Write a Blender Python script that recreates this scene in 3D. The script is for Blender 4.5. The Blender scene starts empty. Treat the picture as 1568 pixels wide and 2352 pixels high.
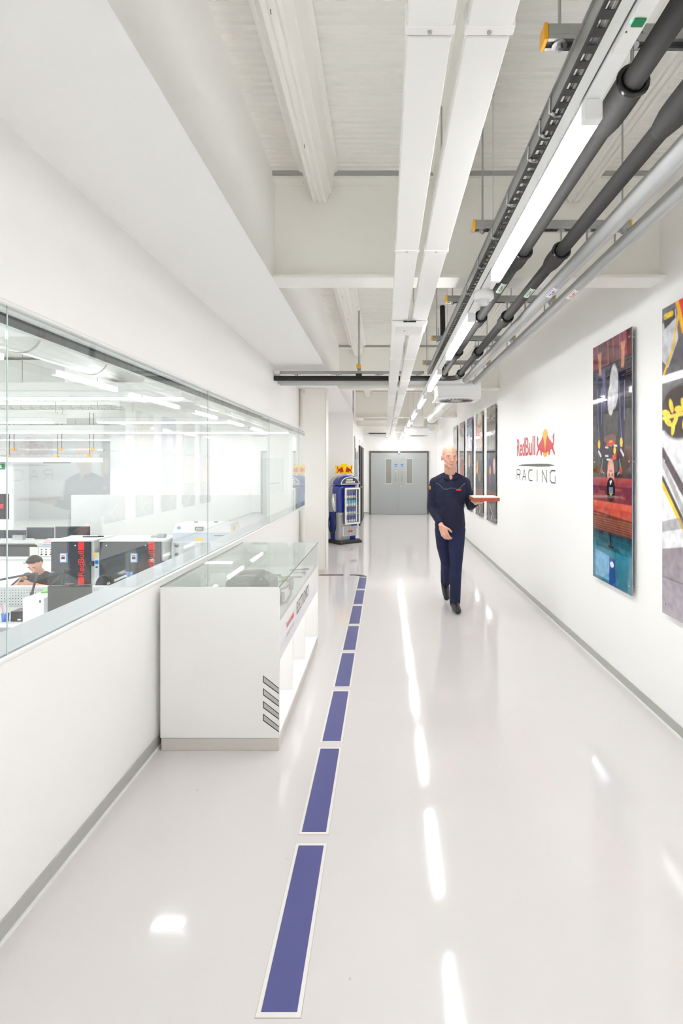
import bpy, bmesh, math, random
import numpy as np
from mathutils import Vector, Matrix

random.seed(7)
SC = bpy.context.scene
COL = SC.collection
PI = math.pi

# ------------------------------------------------------------------ camera
EYE = 1.6
cd = bpy.data.cameras.new('camera')
cam = bpy.data.objects.new('camera', cd)
COL.objects.link(cam)
cam.location = (0, 0, EYE)
cam.rotation_euler = (PI / 2, 0, 0)
cd.sensor_fit = 'HORIZONTAL'
cd.sensor_width = 36.0
cd.lens = 36.0 * 1200 / 1568
cd.shift_x = -(883 - 784) / 1568
cd.shift_y = -(1176 - 1070) / 1568
cd.clip_start = 0.02
cd.clip_end = 200
SC.camera = cam

# ------------------------------------------------------------------ world, exposure
w = bpy.data.worlds.new('world')
SC.world = w
w.use_nodes = True
w.node_tree.nodes['Background'].inputs[0].default_value = (0.9, 0.95, 1.0, 1)
w.node_tree.nodes['Background'].inputs[1].default_value = 0.6
SC.view_settings.view_transform = 'Standard'
SC.view_settings.look = 'None'
SC.view_settings.gamma = 1.0
SC.view_settings.use_curve_mapping = False
SC.view_settings.exposure = 0.73
SC.cycles.max_bounces = 24
SC.cycles.diffuse_bounces = 16
SC.cycles.glossy_bounces = 8
SC.cycles.transparent_max_bounces = 32
LAMP = 56.0          # radiance of the corridor LED battens
LABLAMP = 24.0       # radiance of the workshop strip lights

# ------------------------------------------------------------------ materials
def hexlin(c):
    return tuple((x / 12.92 if x <= 0.04045 else ((x + 0.055) / 1.055) ** 2.4) for x in c)

def srgb(r, g, b):
    return hexlin((r / 255, g / 255, b / 255))

MATS = {}
def mat(name, col, rough=0.5, metal=0.0, noise=0.0, scale=6.0, bump=0.0, bscale=40.0, spec=0.5, emit=None, estr=0.0, coat=0.0):
    if name in MATS:
        return MATS[name]
    m = bpy.data.materials.new(name)
    m.use_nodes = True
    nt = m.node_tree
    b = nt.nodes['Principled BSDF']
    b.inputs['Base Color'].default_value = (*col, 1)
    b.inputs['Roughness'].default_value = rough
    b.inputs['Metallic'].default_value = metal
    b.inputs['Specular IOR Level'].default_value = spec
    b.inputs['Coat Weight'].default_value = coat
    if emit:
        b.inputs['Emission Color'].default_value = (*emit, 1)
        b.inputs['Emission Strength'].default_value = estr
    if noise > 0 or bump > 0:
        tc = nt.nodes.new('ShaderNodeTexCoord')
    if noise > 0:
        n = nt.nodes.new('ShaderNodeTexNoise')
        n.inputs['Scale'].default_value = scale
        n.inputs['Detail'].default_value = 3
        nt.links.new(tc.outputs['Object'], n.inputs['Vector'])
        mx = nt.nodes.new('ShaderNodeMix')
        mx.data_type = 'RGBA'
        mx.inputs['A'].default_value = (*[c * (1 - noise) for c in col], 1)
        mx.inputs['B'].default_value = (*[min(1, c * (1 + noise)) for c in col], 1)
        nt.links.new(n.outputs['Fac'], mx.inputs['Factor'])
        nt.links.new(mx.outputs['Result'], b.inputs['Base Color'])
    if bump > 0:
        n2 = nt.nodes.new('ShaderNodeTexNoise')
        n2.inputs['Scale'].default_value = bscale
        n2.inputs['Detail'].default_value = 2
        nt.links.new(tc.outputs['Object'], n2.inputs['Vector'])
        bp = nt.nodes.new('ShaderNodeBump')
        bp.inputs['Strength'].default_value = 1.0
        bp.inputs['Distance'].default_value = bump
        nt.links.new(n2.outputs['Fac'], bp.inputs['Height'])
        nt.links.new(bp.outputs['Normal'], b.inputs['Normal'])
    MATS[name] = m
    return m

def glass_mat(name, tint, refl=1.0):
    m = bpy.data.materials.new(name)
    m.use_nodes = True
    nt = m.node_tree
    nt.nodes.remove(nt.nodes['Principled BSDF'])
    out = nt.nodes['Material Output']
    geo = nt.nodes.new('ShaderNodeNewGeometry')
    mi = nt.nodes.new('ShaderNodeMix')
    mi.data_type = 'FLOAT'
    mi.inputs['A'].default_value = 1.5
    mi.inputs['B'].default_value = 1 / 1.5
    nt.links.new(geo.outputs['Backfacing'], mi.inputs['Factor'])
    fr = nt.nodes.new('ShaderNodeFresnel')
    nt.links.new(mi.outputs['Result'], fr.inputs['IOR'])
    tr = nt.nodes.new('ShaderNodeBsdfTransparent')
    tr.inputs['Color'].default_value = (*tint, 1)
    gl = nt.nodes.new('ShaderNodeBsdfGlossy')
    gl.inputs['Roughness'].default_value = 0.0
    gl.inputs['Color'].default_value = (refl, refl, refl, 1)
    mx = nt.nodes.new('ShaderNodeMixShader')
    nt.links.new(fr.outputs['Fac'], mx.inputs['Fac'])
    nt.links.new(tr.outputs[0], mx.inputs[1])
    nt.links.new(gl.outputs[0], mx.inputs[2])
    nt.links.new(mx.outputs[0], out.inputs['Surface'])
    MATS[name] = m
    return m

def emit_mat(name, col, s):
    m = bpy.data.materials.new(name)
    m.use_nodes = True
    nt = m.node_tree
    nt.nodes.remove(nt.nodes['Principled BSDF'])
    e = nt.nodes.new('ShaderNodeEmission')
    e.inputs[0].default_value = (*col, 1)
    e.inputs[1].default_value = s
    nt.links.new(e.outputs[0], nt.nodes['Material Output'].inputs[0])
    MATS[name] = m
    return m

def print_mat(name, rough=0.04, spec=0.6):
    m = bpy.data.materials.new(name)
    m.use_nodes = True
    nt = m.node_tree
    b = nt.nodes['Principled BSDF']
    a = nt.nodes.new('ShaderNodeAttribute')
    a.attribute_name = 'ink'
    nt.links.new(a.outputs['Color'], b.inputs['Base Color'])
    b.inputs['Roughness'].default_value = rough
    b.inputs['Specular IOR Level'].default_value = spec
    MATS[name] = m
    return m

WALL = mat('wall_paint', (0.90, 0.896, 0.888), 0.6, noise=0.01, scale=1.5, bump=0.0004, bscale=180)
SOFF = mat('soffit_paint', (0.95, 0.947, 0.94), 0.6, noise=0.01, scale=1.2)
CEIL = mat('deck_paint', (0.86, 0.85, 0.81), 0.45, noise=0.03, scale=3)
BEAM = mat('beam_paint', (0.90, 0.89, 0.85), 0.4, noise=0.02, scale=3)
COLUMN = mat('column_paint', (0.88, 0.86, 0.82), 0.4, noise=0.01, scale=2)
SKIRT = mat('skirting_grey', srgb(176, 177, 172), 0.4, noise=0.02)
SKIRTW = mat('sealant_white', (0.85, 0.85, 0.83), 0.35)
WHITEP = mat('white_plastic', (0.88, 0.88, 0.87), 0.25, noise=0.01, scale=3)
TRUNKM = mat('white_trunking', (0.9, 0.895, 0.88), 0.22, noise=0.01, scale=3)
WHITEM = mat('white_metal', (0.84, 0.85, 0.86), 0.3, noise=0.01, scale=3)
WGLOSS = mat('white_gloss', (0.88, 0.875, 0.86), 0.12, noise=0.005, scale=2)
GALV = mat('galvanised', (0.42, 0.43, 0.43), 0.38, 0.85, noise=0.15, scale=25)
GALVD = mat('galvanised_dark', (0.12, 0.12, 0.12), 0.5, 0.6, noise=0.2, scale=30)
CHROME = mat('chrome', (0.8, 0.8, 0.8), 0.12, 1.0, noise=0.02)
STEEL = mat('brushed_steel', (0.55, 0.55, 0.55), 0.3, 1.0, noise=0.05, scale=40)
FOAM = mat('black_insulation', (0.028, 0.027, 0.026), 0.75, noise=0.2, scale=30, bump=0.001, bscale=120)
RUBBER = mat('black_rubber', (0.015, 0.015, 0.015), 0.2, noise=0.2)
PIPEG = mat('grey_pipe', (0.50, 0.51, 0.51), 0.5, noise=0.03, scale=5)
YELLOW = mat('yellow_cap', srgb(246, 180, 20), 0.4, noise=0.04)
BLACK = mat('black_plastic', (0.02, 0.02, 0.021), 0.35, noise=0.15, scale=15)
DARKG = mat('dark_grey', (0.07, 0.072, 0.075), 0.35, noise=0.1, scale=10)
SLATE = mat('slate_door', (0.05, 0.056, 0.068), 0.12, noise=0.06, scale=4)
DGREY = mat('door_grey', srgb(168, 172, 172), 0.35, noise=0.02, scale=3)
FRAME = mat('door_frame_dark', srgb(92, 86, 80), 0.4, noise=0.05)
BLUED = mat('tape_blue', srgb(82, 86, 142), 0.3, noise=0.05, scale=30)
OUTL = mat('tape_outline', srgb(176, 170, 165), 0.35, noise=0.02)
TAPEW = mat('tape_border', srgb(232, 229, 225), 0.2, noise=0.01)
RBBLUE = mat('cooler_blue', srgb(12, 42, 140), 0.1, noise=0.05, coat=0.6)
SILVER = mat('cooler_silver', srgb(182, 184, 186), 0.28, 0.25, noise=0.04)
RED = mat('logo_red', srgb(200, 30, 38), 0.35, noise=0.03)
SUN = mat('logo_yellow', srgb(252, 178, 22), 0.35, noise=0.03)
LEMON = mat('logo_lemon', srgb(250, 214, 0), 0.25, noise=0.03)
GREYL = mat('letter_grey', srgb(96, 98, 98), 0.35, noise=0.06)
STRIPEG = mat('stripe_grey', srgb(186, 184, 184), 0.4, noise=0.03)
STRIPED = mat('stripe_dark', srgb(48, 44, 46), 0.4, noise=0.05)
SKIN = mat('skin', srgb(222, 168, 146), 0.5, noise=0.05, scale=14)
NAVY = mat('navy_cloth', srgb(26, 29, 56), 0.85, noise=0.25, scale=9, bump=0.025, bscale=9)
NAVY2 = mat('navy_trouser', srgb(25, 32, 68), 0.85, noise=0.25, scale=8, bump=0.025, bscale=8)
POLO = mat('charcoal_cloth', srgb(58, 57, 60), 0.85, noise=0.15, scale=9, bump=0.02, bscale=10)
HAIR = mat('dark_hair', srgb(52, 42, 36), 0.7, noise=0.25, scale=60)
SHOE = mat('black_shoe', (0.02, 0.02, 0.024), 0.4, noise=0.2)
PAPER = mat('paper', (0.85, 0.84, 0.82), 0.7, noise=0.02)
FOLDER = mat('brown_folder', srgb(176, 92, 56), 0.5, noise=0.06)
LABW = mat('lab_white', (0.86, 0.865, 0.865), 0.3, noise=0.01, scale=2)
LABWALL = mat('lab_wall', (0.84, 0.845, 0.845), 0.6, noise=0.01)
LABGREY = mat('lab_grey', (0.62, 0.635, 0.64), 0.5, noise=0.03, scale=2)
LABFLOOR = mat('lab_floor_paint', (0.72, 0.72, 0.71), 0.2, noise=0.02)
SILL = mat('sill_grey', (0.44, 0.47, 0.50), 0.35, noise=0.02, scale=2)
TRACK = mat('track_grey', (0.035, 0.04, 0.045), 0.4, noise=0.1)
AQUA = mat('glass_edge', (0.70, 0.76, 0.76), 0.15, noise=0.05)
AQUAD = mat('glass_edge_dark', (0.05, 0.12, 0.10), 0.15, noise=0.05)
LBLUE = mat('pale_blue', srgb(214, 224, 236), 0.3, noise=0.02)
MBLUE = mat('handle_blue', srgb(120, 160, 214), 0.35, noise=0.04)
CUPBLUE = mat('cup_blue', srgb(70, 120, 220), 0.3, noise=0.04)
GREEN = mat('sign_green', srgb(0, 130, 80), 0.4, noise=0.03)
LIME = mat('lime_green', srgb(120, 200, 90), 0.5, noise=0.05)
PINK = mat('pink_cloth', srgb(236, 170, 178), 0.8, noise=0.05)
SIGNB = mat('sign_blue', srgb(0, 120, 200), 0.4, noise=0.02)
OLIVE = mat('yellow_green', srgb(176, 180, 40), 0.4, noise=0.05)
ECU = mat('ecu_grey', srgb(44, 46, 46), 0.35, noise=0.15, scale=20)
ECU2 = mat('ecu_mid_grey', srgb(84, 88, 88), 0.3, noise=0.1, scale=20)
CHAMBER = mat('chamber_cream', (0.72, 0.72, 0.68), 0.4, noise=0.02)
STICKY = mat('sticker_yellow', srgb(250, 214, 60), 0.5, noise=0.02)
PEG = mat('pegboard_grey', (0.66, 0.68, 0.69), 0.4, noise=0.02)
DUCTW = mat('duct_white', (0.80, 0.80, 0.78), 0.28, noise=0.02, scale=5)
SPIRAL = mat('spiral_duct', (0.74, 0.74, 0.70), 0.3, 0.3, noise=0.03)
LREDM = mat('stripe_coral', srgb(240, 60, 56), 0.4, noise=0.03)
LENS = emit_mat('led_lens', (1.0, 0.995, 0.99), LAMP)
LENSSIDE = emit_mat('led_lens_side', (1.0, 0.995, 0.99), 11.5)
LABLENS = emit_mat('lab_led_lens', (0.98, 0.99, 1.0), LABLAMP)
LEDSTRIP = emit_mat('niche_led', (1.0, 1.0, 1.0), 1.3)
GLED = emit_mat('green_led', (0.1, 1.0, 0.45), 2.0)
SCREEN = emit_mat('cooler_light', (0.9, 0.95, 1.0), 0.6)
GLASS = glass_mat('clear_glass', (0.965, 0.985, 0.985))
CGLASS = glass_mat('case_glass', (0.93, 0.955, 0.945))
PRINT = print_mat('gloss_print')

# floor: light epoxy, glossy, faint waviness
def floor_mat():
    m = bpy.data.materials.new('epoxy_floor')
    m.use_nodes = True
    nt = m.node_tree
    b = nt.nodes['Principled BSDF']
    tc = nt.nodes.new('ShaderNodeTexCoord')
    n = nt.nodes.new('ShaderNodeTexNoise')
    n.inputs['Scale'].default_value = 0.9
    n.inputs['Detail'].default_value = 4
    nt.links.new(tc.outputs['Object'], n.inputs['Vector'])
    cr = nt.nodes.new('ShaderNodeValToRGB')
    cr.color_ramp.elements[0].color = (0.675, 0.650, 0.645, 1)
    cr.color_ramp.elements[1].color = (0.70, 0.675, 0.67, 1)
    nt.links.new(n.outputs['Fac'], cr.inputs['Fac'])
    v = nt.nodes.new('ShaderNodeTexNoise')
    v.inputs['Scale'].default_value = 34
    v.inputs['Detail'].default_value = 1
    nt.links.new(tc.outputs['Object'], v.inputs['Vector'])
    sp = nt.nodes.new('ShaderNodeValToRGB')
    sp.color_ramp.elements[0].position = 0.175
    sp.color_ramp.elements[0].color = (0.8, 0.77, 0.74, 1)
    sp.color_ramp.elements[1].position = 0.19
    sp.color_ramp.elements[1].color = (1, 1, 1, 1)
    nt.links.new(v.outputs['Fac'], sp.inputs['Fac'])
    mx = nt.nodes.new('ShaderNodeMix')
    mx.data_type = 'RGBA'
    mx.blend_type = 'MULTIPLY'
    mx.inputs['Factor'].default_value = 1
    nt.links.new(cr.outputs['Color'], mx.inputs['A'])
    nt.links.new(sp.outputs['Color'], mx.inputs['B'])
    nt.links.new(mx.outputs['Result'], b.inputs['Base Color'])
    b.inputs['Roughness'].default_value = 0.075
    b.inputs['Specular IOR Level'].default_value = 0.45
    n2 = nt.nodes.new('ShaderNodeTexNoise')
    n2.inputs['Scale'].default_value = 7
    n2.inputs['Detail'].default_value = 1.5
    nt.links.new(tc.outputs['Object'], n2.inputs['Vector'])
    bp = nt.nodes.new('ShaderNodeBump')
    bp.inputs['Strength'].default_value = 1
    bp.inputs['Distance'].default_value = 0.0006
    nt.links.new(n2.outputs['Fac'], bp.inputs['Height'])
    nt.links.new(bp.outputs['Normal'], b.inputs['Normal'])
    return m
EPOXY = floor_mat()

# ------------------------------------------------------------------ helpers
class MB:
    """collects simple shapes and builds ONE mesh object"""
    def __init__(s):
        s.v = []
        s.f = []
        s.m = []
        s.sm = []
        s.mi = 0
    def add(s, vs, fs, smooth=False):
        o = len(s.v)
        s.v += [tuple(p) for p in vs]
        for f in fs:
            s.f.append([i + o for i in f])
            s.m.append(s.mi)
            s.sm.append(smooth)
        return s
    def box(s, x0, x1, y0, y1, z0, z1):
        vs = [(x, y, z) for z in (z0, z1) for y in (y0, y1) for x in (x0, x1)]
        return s.add(vs, [(0, 2, 3, 1), (4, 5, 7, 6), (0, 1, 5, 4), (2, 6, 7, 3), (0, 4, 6, 2), (1, 3, 7, 5)])
    def obox(s, c, ex, ey, ez, hx, hy, hz):
        c, ex, ey, ez = Vector(c), Vector(ex).normalized(), Vector(ey).normalized(), Vector(ez).normalized()
        vs = [c + ex * (sx * hx) + ey * (sy * hy) + ez * (sz * hz) for sz in (-1, 1) for sy in (-1, 1) for sx in (-1, 1)]
        return s.add(vs, [(0, 2, 3, 1), (4, 5, 7, 6), (0, 1, 5, 4), (2, 6, 7, 3), (0, 4, 6, 2), (1, 3, 7, 5)])
    def cyl(s, p0, p1, r0, r1=None, n=16, cap=True):
        r1 = r0 if r1 is None else r1
        p0, p1 = Vector(p0), Vector(p1)
        d = (p1 - p0).normalized()
        a = Vector((0, 0, 1)) if abs(d.z) < 0.9 else Vector((1, 0, 0))
        u = d.cross(a).normalized()
        w_ = d.cross(u)
        vs = []
        for p, r in ((p0, r0), (p1, r1)):
            for i in range(n):
                t = 2 * PI * i / n
                vs.append(p + u * (r * math.cos(t)) + w_ * (r * math.sin(t)))
        fs = [(i, (i + 1) % n, n + (i + 1) % n, n + i) for i in range(n)]
        s.add(vs, fs, True)
        if cap:
            s.add(vs[:n], [tuple(range(n))[::-1]])
            s.add(vs[n:], [tuple(range(n))])
        return s
    def tube(s, pts, r, n=12, cap=True):
        pts = [Vector(p) for p in pts]
        rs = r if isinstance(r, (list, tuple)) else [r] * len(pts)
        rings = []
        prev = None
        for i, p in enumerate(pts):
            d = (pts[min(i + 1, len(pts) - 1)] - pts[max(i - 1, 0)]).normalized()
            if prev is None:
                a = Vector((0, 0, 1)) if abs(d.z) < 0.9 else Vector((1, 0, 0))
                u = d.cross(a).normalized()
            else:
                u = (prev - d * prev.dot(d)).normalized()
            prev = u
            w_ = d.cross(u)
            rings.append([p + u * (rs[i] * math.cos(2 * PI * k / n)) + w_ * (rs[i] * math.sin(2 * PI * k / n)) for k in range(n)])
        vs = [q for rg in rings for q in rg]
        fs = []
        for i in range(len(rings) - 1):
            for k in range(n):
                fs.append((i * n + k, i * n + (k + 1) % n, (i + 1) * n + (k + 1) % n, (i + 1) * n + k))
        s.add(vs, fs, True)
        if cap:
            s.add(rings[0], [tuple(range(n))[::-1]])
            s.add(rings[-1], [tuple(range(n))])
        return s
    def sphere(s, c, r, nu=14, nv=10):
        rx, ry, rz = r if isinstance(r, (list, tuple)) else (r, r, r)
        vs = [(c[0], c[1], c[2] + rz)]
        for j in range(1, nv):
            t = PI * j / nv
            for i in range(nu):
                a = 2 * PI * i / nu
                vs.append((c[0] + rx * math.sin(t) * math.cos(a), c[1] + ry * math.sin(t) * math.sin(a), c[2] + rz * math.cos(t)))
        vs.append((c[0], c[1], c[2] - rz))
        fs = [(0, 1 + i, 1 + (i + 1) % nu) for i in range(nu)]
        for j in range(nv - 2):
            for i in range(nu):
                a = 1 + j * nu + i
                b = 1 + j * nu + (i + 1) % nu
                fs.append((a, a + nu, b + nu, b))
        L = len(vs) - 1
        o = 1 + (nv - 2) * nu
        fs += [(o + i, L, o + (i + 1) % nu) for i in range(nu)]
        return s.add(vs, fs, True)
    def prism(s, poly, o, ex, ey, n, t):
        """polygon (2D) on plane o,ex,ey extruded by t along n"""
        o, ex, ey, n = Vector(o), Vector(ex), Vector(ey), Vector(n)
        A = sum(poly[i][0] * poly[(i + 1) % len(poly)][1] - poly[(i + 1) % len(poly)][0] * poly[i][1] for i in range(len(poly)))
        flip = (A > 0) != (ex.cross(ey).dot(n) > 0)
        pl = poly[::-1] if flip else poly
        k = len(pl)
        vs = [o + ex * p[0] + ey * p[1] for p in pl] + [o + ex * p[0] + ey * p[1] + n * t for p in pl]
        fs = [tuple(range(k))[::-1], tuple(range(k, 2 * k))] + [(i, (i + 1) % k, k + (i + 1) % k, k + i) for i in range(k)]
        return s.add(vs, fs)
    def loft(s, rings, cap=True, smooth=True):
        n = len(rings[0])
        vs = [p for r in rings for p in r]
        fs = [(i * n + k, i * n + (k + 1) % n, (i + 1) * n + (k + 1) % n, (i + 1) * n + k) for i in range(len(rings) - 1) for k in range(n)]
        s.add(vs, fs, smooth)
        if cap:
            s.add(rings[0], [tuple(range(n))[::-1]])
            s.add(rings[-1], [tuple(range(n))])
        return s
    def lathe(s, prof, c, n=24):
        rings = [[(c[0] + r * math.cos(2 * PI * k / n), c[1] + r * math.sin(2 * PI * k / n), c[2] + z) for k in range(n)] for r, z in prof]
        return s.loft(rings)
    def mesh(s, name, mats, off=(0, 0, 0)):
        me = bpy.data.meshes.new(name)
        me.from_pydata([(p[0] - off[0], p[1] - off[1], p[2] - off[2]) for p in s.v], [], s.f)
        for m in (mats if isinstance(mats, (list, tuple)) else [mats]):
            me.materials.append(m)
        me.polygons.foreach_set('material_index', s.m)
        me.polygons.foreach_set('use_smooth', s.sm)
        me.update()
        return me
    def build(s, name, mats, parent=None, bevel=0.0, local=False, seg=2):
        off = (0, 0, 0)
        if parent is not None and not local:
            off = parent.get('_w', (0, 0, 0))
        me = s.mesh(name, mats, off)
        o = bpy.data.objects.new(name, me)
        COL.objects.link(o)
        if parent is not None:
            o.parent = parent
            o['_w'] = tuple(off)
        if bevel > 0:
            b = o.modifiers.new('bevel', 'BEVEL')
            b.width = bevel
            b.segments = seg
            b.limit_method = 'ANGLE'
            b.angle_limit = math.radians(40)
        return o

ROOTS = []
def tag(o, label=None, cat=None, group=None, kind=None):
    if label: o['label'] = label
    if cat: o['category'] = cat
    if group: o['group'] = group
    if kind: o['kind'] = kind
    return o

def thing(name, label, cat, loc=(0, 0, 0), rz=0.0, group=None, kind=None):
    o = bpy.data.objects.new(name, None)
    o.empty_display_size = 0.05
    COL.objects.link(o)
    o.location = loc
    o.rotation_euler = (0, 0, rz)
    o['_w'] = tuple(loc) if rz == 0 else (0, 0, 0)
    return tag(o, label, cat, group, kind)

def struct(name, mb, m, label=None, parent=None, bevel=0.0):
    o = mb.build(name, m, parent, bevel)
    if parent is None:
        o['kind'] = 'structure'
        o['label'] = label or name.replace('_', ' ')
    return o

def sroot(name, label, loc=(0, 0, 0)):
    o = bpy.data.objects.new(name, None)
    COL.objects.link(o)
    o.location = loc
    o['_w'] = tuple(loc)
    o['kind'] = 'structure'
    o['label'] = label
    return o

def kids(o):
    return [c for c in COL.objects if c.parent == o]

def dup(o, dloc=None, parent=None, label=None, rz=None):
    c = o.copy()
    COL.objects.link(c)
    if parent is not None:
        c.parent = parent
    elif dloc is not None:
        c.location = dloc
    if rz is not None:
        c.rotation_euler = (0, 0, rz)
    if label:
        c['label'] = label
    for ch in kids(o):
        dup(ch, parent=c)
    return c

_txt = {}
def text_mesh(string, bold=0.0, spacing=1.0):
    key = (string, bold, spacing)
    if key in _txt:
        return _txt[key]
    cu = bpy.data.curves.new('lettering', 'FONT')
    cu.body = string
    cu.offset = bold
    cu.space_character = spacing
    cu.resolution_u = 4
    o = bpy.data.objects.new('lettering', cu)
    COL.objects.link(o)
    dg = bpy.context.evaluated_depsgraph_get()
    dg.update()
    me = bpy.data.meshes.new_from_object(o.evaluated_get(dg))
    vs = [v.co.copy() for v in me.vertices]
    fs = [tuple(p.vertices) for p in me.polygons]
    bpy.data.objects.remove(o)
    bpy.data.curves.remove(cu)
    bpy.data.meshes.remove(me)
    x0 = min(v.x for v in vs); x1 = max(v.x for v in vs)
    y0 = min(v.y for v in vs); y1 = max(v.y for v in vs)
    r = ([((v.x - x0) / (x1 - x0), (v.y - y0) / (y1 - y0)) for v in vs], fs)
    _txt[key] = r
    return r

def put_text(mb, string, o, ex, ey, wd, ht, lift, bold=0.0, spacing=1.0):
    pts, fs = text_mesh(string, bold, spacing)
    o, ex, ey = Vector(o), Vector(ex).normalized(), Vector(ey).normalized()
    n = ex.cross(ey)
    mb.add([o + ex * (p[0] * wd) + ey * (p[1] * ht) + n * lift for p in pts], fs)
    return mb

# bull emblem: one bull facing left (the right-hand bull); mirrored for the other.  units: 0..1 wide half
BULL = [(0.03, 0.16), (0.06, 0.40), (0.13, 0.62), (0.22, 0.80), (0.30, 0.79), (0.42, 0.68), (0.60, 0.58), (0.72, 0.50),
        (0.80, 0.50), (0.84, 0.60), (0.79, 0.74), (0.86, 0.84), (0.93, 0.88), (0.90, 0.78), (0.93, 0.62), (0.88, 0.44),
        (0.82, 0.38), (0.84, 0.28), (0.97, 0.16), (1.0, 0.05), (0.90, 0.08), (0.78, 0.22), (0.66, 0.28), (0.54, 0.26),
        (0.50, 0.17), (0.44, 0.05), (0.36, 0.06), (0.38, 0.17), (0.30, 0.22), (0.22, 0.16), (0.14, 0.20), (0.10, 0.13)]

def fan_poly(mb, poly, o, ex, ey, n, t):
    return mb.prism(poly, o, ex, ey, n, t)

def emblem(root, c, ex, ey, wd, ht, t, sunm, redm, backm=None, local=False):
    """sun disc with two facing bulls centred at c (bottom middle)"""
    ex, ey, c = Vector(ex).normalized(), Vector(ey).normalized(), Vector(c)
    n = ex.cross(ey)
    a = MB()
    el = [(0.5 * 0.36 * wd * math.cos(2 * PI * i / 32), ht * (0.5 + 0.5 * math.sin(2 * PI * i / 32))) for i in range(32)]
    a.prism(el, c, ex, ey, n, t)
    a.build('sun_disc', sunm, root, local=local)
    for sgn in (1, -1):
        b = MB()
        pl = [(sgn * p[0] * wd * 0.5, ht * (0.02 + p[1] * 0.9)) for p in BULL]
        b.prism(pl, c + n * t * 1.02, ex, ey, n, t)
        b.build('bull', redm, root, local=local)

# ------------------------------------------------------------------ main dimensions
XR = 1.741           # right wall
XL = -1.288          # left dado wall / glass line
XF = -0.693          # fascia of the bulkhead, and left wall further on
Y0, Y1 = -3.5, 17.3  # corridor
ZS = 2.763           # soffit
ZC = 3.42            # metal deck ceiling
YA = 11.4            # alcove wall
LZ = -0.93           # workshop floor
LX0, LY1 = -17.0, 25.0
LZC = 3.6

# ------------------------------------------------------------------ structure: corridor
struct('floor', MB().box(XL, XR, Y0, Y1, -0.12, 0.0), EPOXY, 'glossy pale epoxy corridor floor')
struct('wall_right', MB().box(XR, XR + 0.2, Y0 - 0.2, Y1 + 0.2, -0.12, 3.7), WALL, 'white painted corridor wall with posters')
struct('wall_back', MB().box(XL - 0.3, XR, Y0 - 0.2, Y0, -0.12, 3.7), WALL, 'white wall behind the viewer')
struct('wall_far', MB().box(XF, XR, Y1, Y1 + 0.2, -0.12, 3.7), WALL, 'white end wall around the grey double doors')
struct('wall_left_dado', MB().box(XL - 0.222, XL, Y0, 10.1, LZ, 0.93), WALL, 'white low wall under the glazing')
struct('wall_left_over_glass', MB().box(XL - 0.222, XL, Y0, 10.1, 2.165, LZC), WALL, 'white wall above the glazing')
struct('wall_left_pier', MB().box(XL - 0.222, XL, 10.1, YA, LZ, LZC), WALL, 'white wall beside the drinks cooler')
struct('wall_alcove', MB().box(XL - 0.222, XF, YA, YA + 0.2, LZ, LZC), WALL, 'white alcove wall behind the drinks cooler')
struct('wall_left_far', MB().box(XF - 0.2, XF, YA + 0.2, Y1 + 0.2, -0.12, 3.7), WALL, 'white left wall further along')
struct('ceiling_soffit', MB().box(XL, XF - 0.001, Y0, YA, ZS, ZS + 0.1), SOFF, 'white plasterboard soffit over the glazing')
struct('wall_fascia', MB().box(XF - 0.1, XF, Y0, YA + 0.2, ZS + 0.0005, 3.7), WALL, 'white bulkhead fascia')

# corrugated deck ceiling: one sheet, trapezoid ripples running across
cm = MB()
rows = []
pitch = 0.046
k = 0
y = Y0
while y < Y1:
    for dy, dz in ((0.0, 0.0), (0.012, 0.0), (0.02, 0.010), (0.038, 0.010)):
        rows.append((y + dy, ZC + dz))
    y += pitch
vs = []
for yy, zz in rows:
    vs += [(XF, yy, zz), (XR, yy, zz)]
cm.add(vs, [(2 * i, 2 * i + 1, 2 * i + 3, 2 * i + 2) for i in range(len(rows) - 1)])
cm.box(XF, XR, Y0, Y1, ZC + 0.03, ZC + 0.1)  # unseen slab added above the sheet to keep light out
ceil = struct('ceiling', cm, CEIL, 'cream corrugated metal deck ceiling')

BEAMY = [-1.34, 3.32, 7.98, 12.65]
# deep deck ribs along the corridor
prof = [(-0.125, 0.0), (-0.108, -0.012), (-0.100, -0.012), (-0.040, -0.160), (-0.026, -0.160), (-0.022, -0.150), (-0.014, -0.150), (-0.010, -0.160),
        (0.008, -0.160), (0.012, -0.150), (0.020, -0.150), (0.024, -0.160), (0.040, -0.160), (0.062, -0.105), (0.072, -0.105), (0.100, -0.012), (0.108, -0.012), (0.125, 0.0)]
bays = [(Y0, -1.36), (-1.32, 3.29), (3.34, 7.95), (8.0, 12.62), (12.68, Y1)]
for xc in (-0.408, 0.396, 1.2):
    for (a, b) in bays:
        r = MB()
        r.loft([[(xc + p[0], a, ZC + p[1]) for p in prof][::-1], [(xc + p[0], b, ZC + p[1]) for p in prof][::-1]], smooth=False)
        r.build('deck_rib', BEAM if xc < 0 else CEIL, ceil)
        for sx in (-1, 1):
            MB().box(xc + sx * 0.112 - 0.012, xc + sx * 0.112 + 0.012, b - 0.05, b - 0.002, ZC - 0.055, ZC - 0.001).build('closure_bracket', BEAM, ceil, 0.003)
    # small fixings hanging from the rib
for a in (1.2, 1.9, 2.7, 4.3, 5.1, 5.9, 6.7):
    MB().cyl((-0.415, a, ZC - 0.160), (-0.413, a, ZC - 0.178), 0.0018, n=6).build('fixing_pin', GALVD, ceil)

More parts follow.
